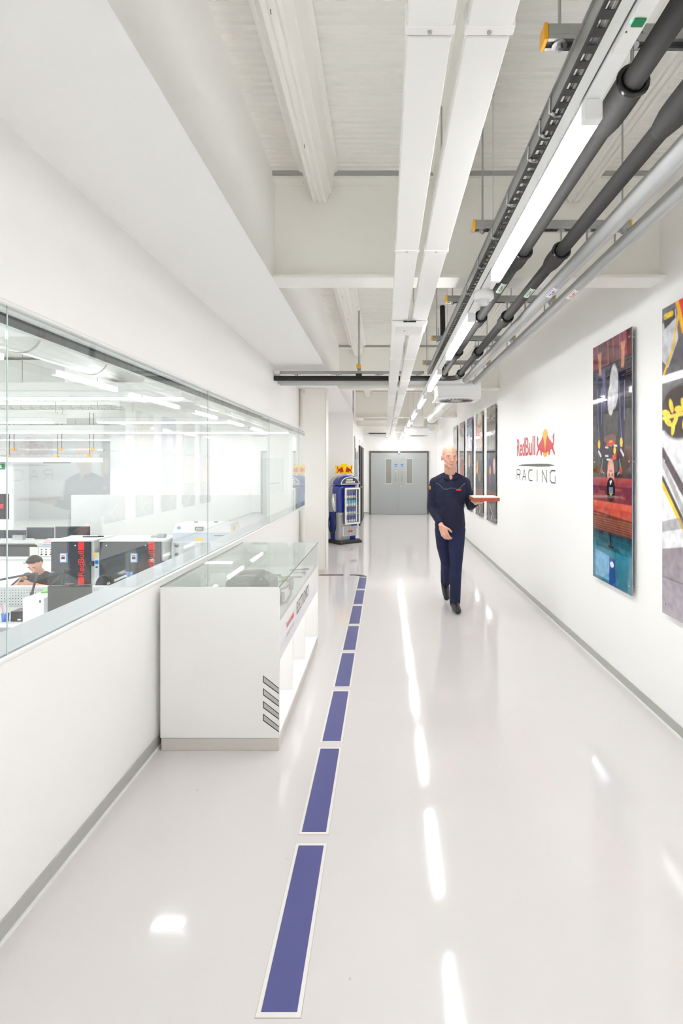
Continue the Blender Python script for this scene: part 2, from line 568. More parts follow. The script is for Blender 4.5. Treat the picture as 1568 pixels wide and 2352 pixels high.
for i, yb in enumerate(BEAMY):
    b = MB()
    b.box(XF, XR, yb - 0.095, yb + 0.095, ZS, ZS + 0.018)
    b.box(XF, XR, yb - 0.006, yb + 0.006, ZS + 0.018, ZC - 0.045)
    b.box(XF, XR, yb - 0.095, yb + 0.095, ZC - 0.045, ZC - 0.028)
    struct('ceiling_beam', b, BEAM, 'cream steel I-beam spanning the corridor ceiling')
    g = MB().box(XF, XR, yb - 0.10, yb - 0.085, ZC - 0.026, ZC - 0.002)
    g.build('edge_strip', SKIRT, ceil)
struct('wall_column', MB().box(-1.19, -0.878, 7.8, 8.16, 0.0, ZS), COLUMN, 'boxed cream column beside the glazing', bevel=0.006)
struct('trim_column_guard', MB().box(-0.884, -0.872, 7.79, 7.81, 0.01, ZS - 0.06).box(-1.19, -0.90, 7.794, 7.80, 0.0, 0.05), mat('guard_cream', (0.76, 0.73, 0.66), 0.35, noise=0.02), 'cream corner guard on the column')
struct('trim_wall_joint', MB().box(XL + 0.0005, XL + 0.008, 7.88, 7.93, 0.07, 0.92).box(XL + 0.0005, XL + 0.008, 7.88, 7.93, 2.20, ZS - 0.002), mat('joint_shade', (0.62, 0.59, 0.53), 0.5, noise=0.02), 'beige strip standing for the shaded joint in the left wall')  # shade of the recessed wall joint put into the beige colour

# skirtings
def skirting(name, p, lab):
    r = sroot(name, lab)
    (x0, x1, y0, y1), (a0, a1, b0, b1) = p
    MB().box(x0, x1, y0, y1, 0.014, 0.072).build('skirting_board', SKIRT, r, 0.002)
    MB().box(a0, a1, b0, b1, 0.0005, 0.014).build('sealant_line', SKIRTW, r)
skirting('baseboard_right', ((XR - 0.008, XR - 0.0005, Y0, Y1), (XR - 0.014, XR - 0.0005, Y0, Y1)), 'grey skirting strip along the poster wall')
skirting('baseboard_left', ((XL + 0.0005, XL + 0.008, Y0, 10.6), (XL + 0.0005, XL + 0.014, Y0, 10.6)), 'grey skirting strip under the glazed wall')
skirting('baseboard_left_far', ((XF + 0.0005, XF + 0.008, YA, Y1), (XF + 0.0005, XF + 0.014, YA, Y1)), 'grey skirting strip beyond the cooler')
for i, (a, b) in enumerate(((XF, -0.52), (1.47, XR))):
    skirting('baseboard_far' + ('' if i == 0 else '_right'), ((a, b, Y1 - 0.008, Y1 - 0.0005), (a, b, Y1 - 0.014, Y1 - 0.0005)), 'short grey skirting strip beside the double doors')

# ------------------------------------------------------------------ glazing
win = sroot('window_1', 'long frameless glass screen to the workshop')
JOINTS = [-3.5, -2.32, -0.25, 1.82, 3.89, 5.96, 8.03, 10.1]
XG = XL - 0.022
for a, b in zip(JOINTS[:-1], JOINTS[1:]):
    MB().box(XG - 0.010, XG, a + 0.0025, b - 0.0025, 0.932, 2.163).build('pane', GLASS, win)
for j in JOINTS[2:-1]:
    MB().box(XG - 0.0055, XG - 0.002, j - 0.0014, j + 0.0006, 0.934, 2.160).build('pane_joint', AQUA, win)
    MB().box(XG - 0.008, XG - 0.0056, j + 0.0006, j + 0.0018, 0.934, 2.160).build('pane_edge', AQUAD, win)
MB().box(XL - 0.02, XL + 0.002, Y0, 10.1, 0.9305, 0.945).build('sill_bead', SKIRTW, win, 0.003)
MB().box(XL - 0.222, XG - 0.012, Y0, 10.1, 0.9305, 0.944).build('inner_sill', SILL, win)
MB().box(XL - 0.018, XL + 0.002, Y0, 10.1, 2.152, 2.1645).build('head_bead', SKIRTW, win, 0.003)
MB().box(XL - 0.082, XL - 0.034, Y0, 10.1, 2.150, 2.1645).build('head_lining', LABW, win)
MB().box(XL - 0.162, XL - 0.084, Y0, 10.1, 2.140, 2.1645).build('blind_track', TRACK, win, 0.002)
MB().box(XL - 0.222, XL - 0.164, Y0, 10.1, 2.15, 2.1645).build('track_cover', LABW, win)

# ------------------------------------------------------------------ end doors
d1 = sroot('door_1', 'pair of grey doors with vision panels in a dark frame', (0.475, Y1, 0))
fr = MB()
DX0, DX1, DZ = -0.505, 1.456, 2.09
fr.box(DX0, DX0 + 0.05, Y1 - 0.05, Y1 - 0.0005, 0.001, DZ).box(DX1 - 0.05, DX1, Y1 - 0.05, Y1 - 0.0005, 0.001, DZ).box(DX0 + 0.05, DX1 - 0.05, Y1 - 0.05, Y1 - 0.0005, DZ - 0.05, DZ)
fr.build('door_frame', FRAME, d1)
mid = 0.5 * (DX0 + DX1)
for s_ in (-1, 1):
    a, b = (DX0 + 0.053, mid - 0.002) if s_ < 0 else (mid + 0.002, DX1 - 0.053)
    vc = mid + s_ * 0.345
    vx0, vx1, vz0, vz1 = vc - 0.095, vc + 0.095, 1.02, 1.82
    lf = MB()
    lf.box(a, vx0, Y1 - 0.036, Y1 - 0.002, 0.008, DZ - 0.053).box(vx1, b, Y1 - 0.036, Y1 - 0.002, 0.008, DZ - 0.053)
    lf.box(vx0, vx1, Y1 - 0.036, Y1 - 0.002, 0.008, vz0).box(vx0, vx1, Y1 - 0.036, Y1 - 0.002, vz1, DZ - 0.053)
    L = lf.build('door_leaf', DGREY, d1)
    MB().box(vx0, vx1, Y1 - 0.025, Y1 - 0.015, vz0, vz1).build('vision_glass', mat('vision_glass_grey', (0.28, 0.28, 0.26), 0.05, noise=0.1, scale=3), L)
    vf = MB()
    for (p, q, r_, t_) in ((vx0 - 0.02, vx0, vz0 - 0.02, vz1 + 0.02), (vx1, vx1 + 0.02, vz0 - 0.02, vz1 + 0.02), (vx0, vx1, vz0 - 0.02, vz0), (vx0, vx1, vz1, vz1 + 0.02)):
        vf.box(p, q, Y1 - 0.042, Y1 - 0.030, r_, t_)
    vf.build('glazing_bead', mat('bead_grey', srgb(200, 202, 200), 0.35, noise=0.02), L)
    hx = mid + s_ * 0.10
    hd = MB().tube([(hx, Y1 - 0.036, 1.12), (hx, Y1 - 0.085, 1.12), (hx, Y1 - 0.085, 1.44), (hx, Y1 - 0.036, 1.44)], 0.012, 10)
    hd.build('pull_handle', STEEL, L)
    sg = MB().cyl((hx, Y1 - 0.036, 1.62), (hx, Y1 - 0.040, 1.62), 0.045, n=24).build('fire_door_sign', SIGNB, L)
    MB().box(hx - 0.03, hx + 0.03, Y1 - 0.0415, Y1 - 0.0400, 1.612, 1.628).build('sign_bar', PAPER, sg)
    for hz in (0.3, 1.85):
        hxx = DX0 + 0.053 if s_ < 0 else DX1 - 0.053
        MB().cyl((hxx, Y1 - 0.045, hz - 0.05), (hxx, Y1 - 0.045, hz + 0.05), 0.012, n=8).build('hinge', STEEL, L)
MB().cyl((mid + 0.09, Y1 - 0.036, 0.93), (mid + 0.09, Y1 - 0.045, 0.93), 0.022, n=16).build('lock_cylinder', STEEL, d1)
hold = thing('door_contact', 'small white sensor over the grey double doors', 'sensor', (mid, Y1 - 0.06, 2.0))
MB().box(mid - 0.03, mid + 0.03, Y1 - 0.085, Y1 - 0.051, 2.0, 2.075).build('sensor_case', WHITEP, hold, 0.008)
MB().sphere((mid, Y1 - 0.088, 2.03), 0.018).build('sensor_eye', STEEL, hold)

# left wall beyond the cooler: noticeboard, two door openings with dark frames
for n_, (ya, yb, zt) in enumerate(((13.9, 14.5, 2.28), (15.2, 16.0, 2.28))):
    dr = sroot('door_%d' % (n_ + 2), 'narrow white side door with dark frame on the left', (XF, ya, 0))
    q = MB()
    q.box(XF + 0.0005, XF + 0.05, ya, ya + 0.06, 0.001, zt - 0.14).box(XF + 0.0005, XF + 0.05, yb - 0.06, yb, 0.001, zt - 0.14)
    q.build('door_frame', mat('frame_black', (0.035, 0.03, 0.028), 0.4, noise=0.1), dr)
    MB().box(XF + 0.0005, XF + 0.03, ya + 0.06, yb - 0.06, 0.01, zt - 0.14).build('door_leaf', WHITEM, dr)
    MB().box(XF + 0.0005, XF + 0.05, ya, yb, zt - 0.14, zt).build('door_head', WHITEM, dr)
    MB().cyl((XF + 0.03, yb - 0.14, 1.02), (XF + 0.08, yb - 0.14, 1.02), 0.012, n=8).build('door_handle', STEEL, dr)
nb = thing('roller_display', 'tall grey display panel on the left wall past the cooler', 'display panel', (XF, 11.9, 0.25))
MB().box(XF + 0.001, XF + 0.03, 11.75, 12.85, 0.25, 2.27).build('back_panel', STEEL, nb, 0.003)
MB().box(XF + 0.03, XF + 0.036, 11.8, 12.8, 0.3, 1.9).build('grey_sheet', mat('sheet_bluegrey', srgb(150, 160, 166), 0.3, noise=0.06, scale=2), nb)
MB().box(XF + 0.03, XF + 0.036, 11.8, 12.8, 1.93, 2.24).build('cream_sheet', CHAMBER, nb)
MB().box(XF + 0.03, XF + 0.04, 11.755, 11.79, 1.75, 2.0).build('black_clip', BLACK, nb)
MB().box(XF + 0.03, XF + 0.04, 12.81, 12.845, 1.75, 2.0).build('black_clip', BLACK, nb)
for k in range(3):
    o = MB().box(XF + 0.001, XF + 0.03, 13.25, 13.4, 1.2 + k * 0.16, 1.3 + k * 0.16).build('wall_switch', WHITEP, None, 0.004)
    tag(o, ['lower', 'middle', 'upper'][k] + ' small white switch box beside the left door frames', 'switch', 'white switch boxes on the left wall')

# ------------------------------------------------------------------ LED trunking and battens
TX0, TX1 = 0.4986, 0.5453
rail = thing('lighting_trunking', 'long white lighting rail carrying the LED battens', 'lighting rail', (0.52, Y0, EYE + 0.92))
tb = MB()
tb.box(TX0, TX1, Y0 + 0.01, 17.1, EYE + 0.928, EYE + 0.979)
tb.build('rail_body', WHITEM, rail)
MB().box(TX0 + 0.004, TX1 - 0.006, Y0 + 0.01, 17.1, EYE + 0.92, EYE + 0.928).build('rail_cover', WHITEM, rail)
MB().box(TX0 + 0.0005, TX0 + 0.003, Y0 + 0.01, 17.1, EYE + 0.9265, EYE + 0.928).build('rail_groove', GALVD, rail)
MB().box(TX1, TX1 + 0.004, Y0 + 0.01, 17.1, EYE + 0.93, EYE + 0.96).build('rail_flange', WHITEM, rail)
for k in range(-2, 9):
    yw = 2.6 + 1.83 * k - 0.08
    if -3 < yw < 16.5:
        MB().cyl((0.522, yw, EYE + 0.979), (0.522, yw, ZC - 0.002), 0.0016, n=6).build('suspension_wire', STEEL, rail)
        MB().cyl((0.522, yw, ZC - 0.03), (0.522, yw, ZC - 0.001), 0.008, n=8).build('wire_anchor', STEEL, rail)

bat = None
ORD = ['first', 'second', 'third', 'fourth', 'fifth', 'sixth', 'seventh', 'eighth', 'ninth', 'tenth', 'eleventh', 'twelfth']
LSTART = [1.307 + 1.83 * k for k in range(-2, 9)]
def make_batten(y):
    t = thing('led_batten', 'white LED batten glowing in the lighting rail', 'light', (0.522, y, EYE + 0.88), group='LED battens in the corridor lighting rail')
    MB().box(TX0 + 0.003, TX1 + 0.001, y, y + 0.03, EYE + 0.869, EYE + 0.9195).build('end_cap', WHITEM, t, 0.003)
    MB().box(TX0 + 0.003, TX1 + 0.001, y + 1.15, y + 1.18, EYE + 0.869, EYE + 0.9195).build('end_cap', WHITEM, t, 0.003)
    MB().box(TX0 + 0.004, TX1, y + 0.03, y + 1.15, EYE + 0.872, EYE + 0.9195).build('lens_side', LENSSIDE, t)
    MB().box(TX0 + 0.005, TX1 - 0.001, y + 0.03, y + 1.15, EYE + 0.87, EYE + 0.8719).build('lens', LENS, t)
    return t
for i_, y in enumerate(LSTART):
    lb_ = ORD[len(LSTART) - 1 - i_] + ' LED batten counted from the grey double doors'
    if bat is None:
        bat = make_batten(y)
        bat['label'] = lb_
    else:
        dup(bat, (0.522, y, EYE + 0.88), label=lb_)

em = thing('emergency_unit', 'emergency light plate with green marking in the lighting rail', 'emergency light', (0.52, 1.02, EYE + 0.915))
MB().box(TX0 + 0.006, TX1 - 0.006, 0.86, 1.16, EYE + 0.914, EYE + 0.9195).build('cover_plate', WHITEP, em, 0.001)
MB().box(TX0 + 0.012, TX0 + 0.036, 1.065, 1.085, EYE + 0.910, EYE + 0.914).build('green_lens', GREEN, em, 0.001)
MB().sphere((TX0 + 0.008, 1.075, EYE + 0.913), 0.0022).build('green_lamp', GLED, em)
for sx in (0.044, 0.010):
    MB().cyl((TX0 + sx, 1.10, EYE + 0.914), (TX0 + sx, 1.10, EYE + 0.9125), 0.002, n=8).build('screw', GALVD, em)

# smoke / presence detector on the rail
def detector(y, lab, s=1.0):
    t = thing('presence_detector', lab, 'detector', (0.522, y, EYE + 0.84))
    c = (0.522, y, EYE + 0.9195)
    MB().lathe([(0.0, -0.001), (0.052 * s, -0.001), (0.054 * s, -0.02), (0.054 * s, -0.036), (0.046 * s, -0.042), (0.044 * s, -0.046)], c, 28).build('detector_base', WHITEP, t)
    MB().lathe([(0.030 * s, -0.046), (0.030 * s, -0.062), (0.024 * s, -0.070), (0.0, -0.072)], c, 28).build('detector_lens', mat('frosted_lens', (0.7, 0.7, 0.7), 0.3, noise=0.02), t)
detector(2.76, 'round white presence detector between the two largest LED battens')
detector(8.25, 'round white presence detector near the hanging white plate', 0.9)

# hanging white sign plate
pl = thing('hanging_sign', 'blank white plate hanging below the lighting rail', 'sign', (0.64, 10.4, EYE + 0.79))
MB().box(0.556, 0.778, 10.39, 10.41, EYE + 0.79, EYE + 0.99).build('plate', WHITEP, pl, 0.003)
for sx in (0.58, 0.75):
    MB().cyl((sx, 10.4, EYE + 0.99), (sx, 10.4, ZC - 0.001), 0.003, n=6).build('hanger', GALV, pl)
for sx in (0.60, 0.665, 0.73):
    MB().box(sx - 0.008, sx + 0.008, 10.388, 10.412, EYE + 0.782, EYE + 0.790).build('clip', WHITEP, pl)

# ------------------------------------------------------------------ slotted cable tray
tr = thing('cable_tray', 'narrow galvanised slotted cable tray beside the lighting rail', 'cable tray', (0.5, Y0, EYE + 1.03))
MB().box(0.484, 0.4865, Y0 + 0.02, 5.9, EYE + 1.03, EYE + 1.075).box(0.478, 0.484, Y0 + 0.02, 5.9, EYE + 1.071, EYE + 1.075).build('tray_rail', GALV, tr)
MB().box(0.534, 0.5365, Y0 + 0.02, 5.9, EYE + 1.03, EYE + 1.075).build('tray_rail', GALV, tr)
sl = MB()
y = Y0 + 0.03
while y < 5.85:
    sl.box(0.4965, 0.520, y, y + 0.026, EYE + 1.03, EYE + 1.032)
    y += 0.05
sl.box(0.4865, 0.4965, Y0 + 0.02, 5.9, EYE + 1.0302, EYE + 1.0322)
sl.box(0.520, 0.534, Y0 + 0.02, 5.9, EYE + 1.0301, EYE + 1.0321)
so = sl.build('slotted_base', GALVD, tr)
so['kind'] = 'stuff'
for k, (r, c) in enumerate(((0.006, BLACK), (0.005, PIPEG))):
    pts = [(0.497 + k * 0.016 + 0.003 * math.sin(yy * 3 + k * 2), yy, EYE + 1.041 + 0.002 * math.sin(yy * 5 + k)) for yy in np.arange(Y0 + 0.1, 5.85, 0.25)]
    o = MB().tube(pts, r, 6).build('data_cable', c)
    tag(o, ('black' if k == 0 else 'grey') + ' cable lying in the slotted cable tray', 'cable')
for y in (1.52, 1.62, 1.75, 2.05, 2.35, 2.7, 3.1):
    MB().tube([(0.482, y, EYE + 1.07), (0.481, y + 0.005, EYE + 1.03), (0.50, y + 0.01, EYE + 1.022), (0.515, y + 0.012, EYE + 1.026)], 0.0035, 6).sphere((0.490, y, EYE + 1.024), 0.007, 8, 6).build('tray_clip', STEEL, tr)

# ------------------------------------------------------------------ strut hangers and the four pipes
PA, PB, PC, PD = 0.658, 0.838, 0.962, 1.094
ZP = EYE + 1.02
def make_strut(y):
    t = thing('strut_hanger', 'galvanised strut hung on rods with a yellow end cap', 'pipe hanger', (0.43, y, EYE + 1.12), group='strut hangers carrying the pipes')
    z = EYE + 1.12
    MB().box(0.43, 1.16, y - 0.0205, y + 0.0205, z + 0.012, z + 0.041).build('channel', GALV, t, 0.002)
    MB().box(0.43, 1.16, y - 0.0205, y - 0.011, z, z + 0.012).box(0.43, 1.16, y + 0.011, y + 0.0205, z, z + 0.012).build('channel_lip', GALV, t)
    MB().box(0.431, 1.16, y - 0.011, y + 0.011, z + 0.006, z + 0.0119).build('channel_slot', GALVD, t)
    cap = MB().box(0.418, 0.430, y - 0.022, y + 0.022, z - 0.002, z + 0.043).build('end_cap', YELLOW, t, 0.003)
    MB().box(1.16, 1.168, y - 0.022, y + 0.022, z - 0.002, z + 0.043).build('end_cap', YELLOW, t, 0.002)
    for x in (0.465, 1.13):
        MB().cyl((x, y, z - 0.018), (x, y, ZC - 0.001), 0.0045, n=8).build('threaded_rod', GALV, t)
        MB().cyl((x, y, z - 0.004), (x, y, z), 0.02, n=18).build('washer', STEEL, t)
        MB().cyl((x, y, z - 0.014), (x, y, z - 0.004), 0.0085, n=6).build('nut', STEEL, t)
    for x, r in ((PA, 0.046), (PB, 0.046), (PC, 0.039), (PD, 0.033)):
        MB().cyl((x, y, ZP + r - 0.002), (x, y, z + 0.004), 0.005, n=8).build('drop_rod', GALV, t)
        MB().cyl((x, y, z - 0.003), (x, y, z), 0.018, n=14).build('washer', STEEL, t)
    return t
st0 = None
for k in range(-2, 5):
    y = 1.39 + 1.094 * k
    if k == -2: y += 0.06
    lb_ = ORD[4 - k] + ' galvanised strut hanger counted from the cross strut over the turned pipes'
    if st0 is None:
        st0 = make_strut(y)
        st0['label'] = lb_
    else:
        dup(st0, (0.43, y, EYE + 1.12), label=lb_)

def arc(c, r, a0, a1, u, v, n=8):
    c, u, v = Vector(c), Vector(u), Vector(v)
    return [c + u * (r * math.cos(a0 + (a1 - a0) * i / n)) + v * (r * math.sin(a0 + (a1 - a0) * i / n)) for i in range(n + 1)]

def spline(pts, n=6):
    P = [Vector(p) for p in pts]
    P = [P[0] * 2 - P[1]] + P + [P[-1] * 2 - P[-2]]
    out = []
    for i in range(1, len(P) - 2):
        for j in range(n):
            t = j / n
            a, b, c, d = P[i - 1], P[i], P[i + 1], P[i + 2]
            out.append(0.5 * ((2 * b) + (c - a) * t + (2 * a - 5 * b + 4 * c - d) * t * t + (3 * b - a - 3 * c + d) * t ** 3))
    out.append(P[-2])
    return out

def pipe(name, x, r, m, yt, lab, kind, sleeves=True, end='left'):
    t = thing(name, lab, 'pipe', (x, Y0, ZP))
    rb = 0.09
    if end == 'left':
        pts = [(x, Y0 + 0.02, ZP), (x, yt - rb, ZP)] + arc((x - rb, yt - rb, ZP), rb, 0, PI / 2, (1, 0, 0), (0, 1, 0)) + [(-1.286, yt, ZP)]
    else:
        pts = [(x, Y0 + 0.02, ZP), (x, yt - rb, ZP)] + arc((x, yt - rb, ZP + rb), rb, -PI / 2, 0, (0, 0, 1), (0, 1, 0))[1:] + [(x, yt, ZC - 0.002)]
    MB().tube(pts, r, 20).build('pipe_run', m, t)
    if sleeves:
        for k in range(-2, 5):
            y = 1.39 + 1.094 * k + (0.06 if k == -2 else 0)
            s_ = MB()
            s_.tube([(x, y - 0.004, ZP), (x, y + 0.005, ZP), (x, y + 0.10, ZP), (x, y + 0.14, ZP), (x, y + 0.20, ZP)], [r * 1.36, r * 1.42, r * 1.42, r * 1.36, r * 1.03], 24)
            s_.build('insulation_sleeve', m, t)
            q = MB()
            c = [(x + r * 1.28 * math.cos(a), y - 0.006, ZP + r * 1.28 * math.sin(a)) for a in [2 * PI * i / 24 for i in range(25)]]
            q.tube(c, 0.0085, 8, cap=False)
            q.build('clamp_ring', RUBBER, t)
    return t
pipe('insulated_pipe', PA, 0.029, FOAM, 5.95, 'black insulated pipe right beside the lighting rail', 'pipe', True, 'up')
pipe('insulated_pipe', PB, 0.029, FOAM, 6.09, 'black insulated pipe next to the grey pipes, bending across the corridor', 'pipe')
pipe('grey_pipe', PC, 0.037, PIPEG, 6.30, 'thicker grey pipe next to the black insulated pipe', 'pipe', False)
pipe('grey_pipe', PD, 0.031, PIPEG, 6.44, 'slimmer grey pipe closest to the poster wall', 'pipe', False)

# pipe labels: curved stickers wrapped on the pipe
def pipe_label(x, r, y, base, ink, lab, a0=-2.3, a1=-1.25, L=0.15, arrow=False):
    t = thing('pipe_label', lab, 'label', (x, y, ZP))
    q = MB()
    n = 8
    R_ = r + 0.0012
    vs = []
    for yy in (y, y + L):
        for i in range(n + 1):
            a = a0 + (a1 - a0) * i / n
            vs.append((x + R_ * math.cos(a), yy, ZP + R_ * math.sin(a)))
    q.add(vs, [(i, i + n + 1, i + n + 2, i + 1) for i in range(n)], True)
    q.build('sticker', base, t)
    q = MB()
    am = 0.5 * (a0 + a1)
    for j, (da, db, ya, yb) in enumerate(((-0.42, -0.36, 0.012, 0.138), (0.36, 0.42, 0.012, 0.138), (-0.15, 0.0, 0.03, 0.075), (-0.15, 0.0, 0.085, 0.12), (0.08, 0.2, 0.05, 0.10))):
        R2 = R_ + 0.0008
        vs = [(x + R2 * math.cos(am + aa), y + yy, ZP + R2 * math.sin(am + aa)) for yy in (ya, yb) for aa in (da, db)]
        q.add(vs, [(0, 2, 3, 1)])
    q.build('sticker_print', ink, t)
LGW = mat('label_pale_green', srgb(214, 226, 214), 0.4, noise=0.02)
pipe_label(PA, 0.029, 2.85, LGW, GREEN, 'pale green sticker on the black pipe beside the rail')
pipe_label(PB, 0.029, 2.93, LGW, GREEN, 'pale green sticker on the black pipe beside the grey pipes')
pipe_label(PC, 0.037, 2.90, PAPER, mat('ink_blue', srgb(70, 84, 170), 0.4, noise=0.02), 'white and blue sticker on the thicker grey pipe')
pipe_label(PD, 0.031, 2.95, PAPER, RED, 'white and red sticker on the slimmer grey pipe')

# cross strut over the corridor where the pipes turn
cs = thing('cross_strut', 'galvanised strut running across the corridor above the turned pipes', 'pipe hanger', (0, 6.2, EYE + 1.08))
MB().box(-1.25, 0.46, 6.08, 6.121, EYE + 1.075, EYE + 1.105).build('channel', GALV, cs, 0.002)
for x in (-1.03, -0.55, -0.066, 0.39):
    MB().box(x - 0.05, x + 0.05, 6.075, 6.126, EYE + 1.068, EYE + 1.075).build('plate_washer', STEEL, cs)
    for dx in (-0.014, 0.014):
        MB().cyl((x + dx, 6.10, EYE + 1.03), (x + dx, 6.10, EYE + 1.068), 0.006, n=8).build('clamp_leg', STEEL, cs)
for x in (-0.305, -0.29):
    MB().cyl((x, 6.10, EYE + 1.105), (x, 6.10, ZC - 0.001), 0.0045, n=8).build('threaded_rod', GALV, cs)
MB().box(-0.325, -0.275, 6.02, 6.035, EYE + 1.125, EYE + 1.17).build('yellow_cap', YELLOW, cs, 0.004)
MB().box(-0.32, -0.28, 6.035, 6.2, EYE + 1.128, EYE + 1.168).build('cross_piece', GALV, cs, 0.002)
MB().box(-0.335, -0.265, 6.06, 6.12, EYE + 1.035, EYE + 1.07).build('pipe_saddle', BLACK, cs, 0.004)
MB().cyl((-1.22, 6.10, EYE + 1.085), (-1.286, 6.10, EYE + 1.085), 0.03, n=14).build('wall_flange', WHITEP, cs)

# ------------------------------------------------------------------ twin white cable trunking
TZ = EYE + 0.93
def trunk(x0, x1, lab):
    t = thing('cable_trunking', lab, 'cable trunking', (x0, Y0, TZ))
    edges = [Y0 + 0.02] + [1.105 + 1.15 * k for k in range(-3, 14)] + [16.95]
    edges = sorted(e for e in edges if e >= Y0 + 0.02 and e <= 16.95)
    for a, b in zip(edges[:-1], edges[1:]):
        MB().box(x0, x1, a + 0.001, b - 0.001, TZ + 0.006, TZ + 0.049).build('trunking_length', TRUNKM, t, 0.003)
        MB().box(x0 + 0.002, x1 - 0.002, a + 0.03, b - 0.001, TZ, TZ + 0.0055).build('trunking_lid', TRUNKM, t, 0.002)
    for e in edges[1:-1]:
        MB().box(x0 - 0.004, x1 + 0.004, e - 0.001, e + 0.022, TZ - 0.002, TZ + 0.050).build('coupler', TRUNKM, t, 0.003)
        MB().cyl((0.5 * (x0 + x1), e + 0.012, TZ - 0.002), (0.5 * (x0 + x1), e + 0.012, TZ - 0.005), 0.005, n=10).build('screw', STEEL, t)
    for y in np.arange(-2.2, 16, 1.15):
        if all(abs(y - b) > 0.15 for b in BEAMY):
            MB().cyl((x1 - 0.012, y, TZ + 0.052), (x1 - 0.012, y, ZC - 0.17), 0.004, n=8).build('drop_rod', GALV, t)
    return t
trunk(0.047, 0.147, 'white cable trunking, the run nearer the glazed wall')
trunk(0.174, 0.273, 'white cable trunking, the run nearer the LED battens')
el = thing('emergency_lamp', 'white emergency light bridging the two cable trunkings', 'emergency light', (0.16, 3.36, TZ - 0.03))
MB().loft([[(0.045, 3.34, TZ - 0.003), (0.275, 3.34, TZ - 0.003), (0.275, 3.60, TZ - 0.003), (0.045, 3.60, TZ - 0.003)][::-1],
           [(0.045, 3.34, TZ - 0.012), (0.275, 3.34, TZ - 0.012), (0.275, 3.60, TZ - 0.012), (0.045, 3.60, TZ - 0.012)][::-1],
           [(0.072, 3.36, TZ - 0.035), (0.248, 3.36, TZ - 0.035), (0.248, 3.58, TZ - 0.035), (0.072, 3.58, TZ - 0.035)][::-1]], smooth=False).build('lamp_body', WHITEP, el, 0.006)
MB().box(0.12, 0.20, 3.335, 3.345, TZ - 0.012, TZ - 0.004).build('latch', BLACK, el)
MB().sphere((0.13, 3.46, TZ - 0.036), 0.004, 8, 6).build('indicator', GALVD, el)

# ------------------------------------------------------------------ ventilation: diffuser boxes and round ducts
def diffuser(y, lab):
    t = thing('ceiling_diffuser', lab, 'air diffuser', (0.95, y, EYE + 0.85))
    x0, x1 = 0.68, 1.225
    MB().box(x0, x1, y + 0.005, y + 0.53, EYE + 0.875, EYE + 1.06).build('plenum_box', WHITEM, t, 0.003)
    MB().box(x0 - 0.025, x1 + 0.0, y - 0.015, y + 0.55, EYE + 0.86, EYE + 0.875).build('face_plate', WHITEP, t, 0.003)
    cx, cy = 0.5 * (x0 + x1) - 0.01, y + 0.268
    MB().cyl((cx, cy, EYE + 0.8598), (cx, cy, EYE + 0.856), 0.235, n=40).build('swirl_disc', mat('swirl_grey', (0.55, 0.55, 0.55), 0.4, noise=0.02), t)
    for i in range(24):
        a = 2 * PI * i / 24
        d = Vector((math.cos(a), math.sin(a), 0))
        p = Vector((-math.sin(a), math.cos(a), 0))
        MB().obox(Vector((cx, cy, EYE + 0.855)) + d * 0.148, (d + p * 0.25), (p - d * 0.25), (0, 0, 1), 0.07, 0.008, 0.0014).build('swirl_slot', BLACK, t)
    for xx in (x0 + 0.03, x1 - 0.03):
        MB().cyl((xx, y + 0.27, EYE + 1.06), (xx, y + 0.27, ZC - 0.001), 0.004, n=8).build('drop_rod', GALV, t)
diffuser(6.62, 'square white ceiling diffuser with swirl grille below the grey pipes')
diffuser(14.7, 'square white ceiling diffuser near the grey double doors')
rd = thing('spiral_duct', 'round white spiral duct running from the diffuser box', 'duct', (1.08, 7.2, EYE + 1.0))
MB().tube([(1.03, 7.16, EYE + 1.04), (1.03, 11.4, EYE + 1.04)], 0.105, 28).build('duct_body', SPIRAL, rd)
for y in (7.3, 8.8, 10.2):
    MB().tube([(1.03, y, EYE + 1.04), (1.03, y + 0.06, EYE + 1.04)], 0.108, 28).build('duct_joint', SPIRAL, rd)
MB().tube([(1.03, 11.4, EYE + 1.04), (1.03, 11.42, EYE + 1.04)], 0.11, 28).build('duct_end', SPIRAL, rd)
for y in (8.4, 10.6):
    MB().cyl((1.03, y, EYE + 1.14), (1.03, y, ZC - 0.001), 0.004, n=8).build('drop_rod', GALV, rd)
for k, (yy, zz, r, xe) in enumerate(((15.62, EYE + 1.13, 0.10, 1.2), (16.35, EYE + 1.16, 0.11, 1.45))):
    t = thing('cross_duct', ('upper' if k else 'lower') + ' white round duct crossing above the far doors', 'duct', (0.2, yy, zz))
    pts = [(0.30, yy, zz), (xe - 0.2, yy, zz)] + arc((xe - 0.2, yy - 0.2, zz), 0.2, 0, -PI / 2, (0, 1, 0), (-1, 0, 0))[1:] + [(xe, yy - 0.35, zz)]
    MB().tube(pts, r, 24).build('duct_body', DUCTW, t)
    MB().tube([(0.45, yy, zz), (0.49, yy, zz)], r + 0.006, 24).build('duct_joint', DUCTW, t)
lc = thing('boxed_services', 'cream boxed service duct across the far ceiling', 'duct', (-0.3, 13.4, EYE + 1.0))
MB().box(XF + 0.001, 0.045, 13.3, 13.5, EYE + 1.02, EYE + 1.16).build('box_body', BEAM, lc, 0.004)
MB().box(XF + 0.001, 0.045, 13.28, 13.31, EYE + 1.0, EYE + 1.02).build('box_lip', BEAM, lc)
lc = thing('boxed_services', 'cream bulkhead box over the grey double doors', 'duct', (-0.3, 16.6, EYE + 1.05))
MB().box(XF + 0.001, XR - 0.001, 16.96, Y1 - 0.001, EYE + 1.085, EYE + 1.35).build('box_body', BEAM, lc, 0.004)
MB().box(-0.52, 0.22, 17.2, Y1 - 0.001, EYE + 1.06, EYE + 1.082).build('shadow_gap', BLACK, lc)

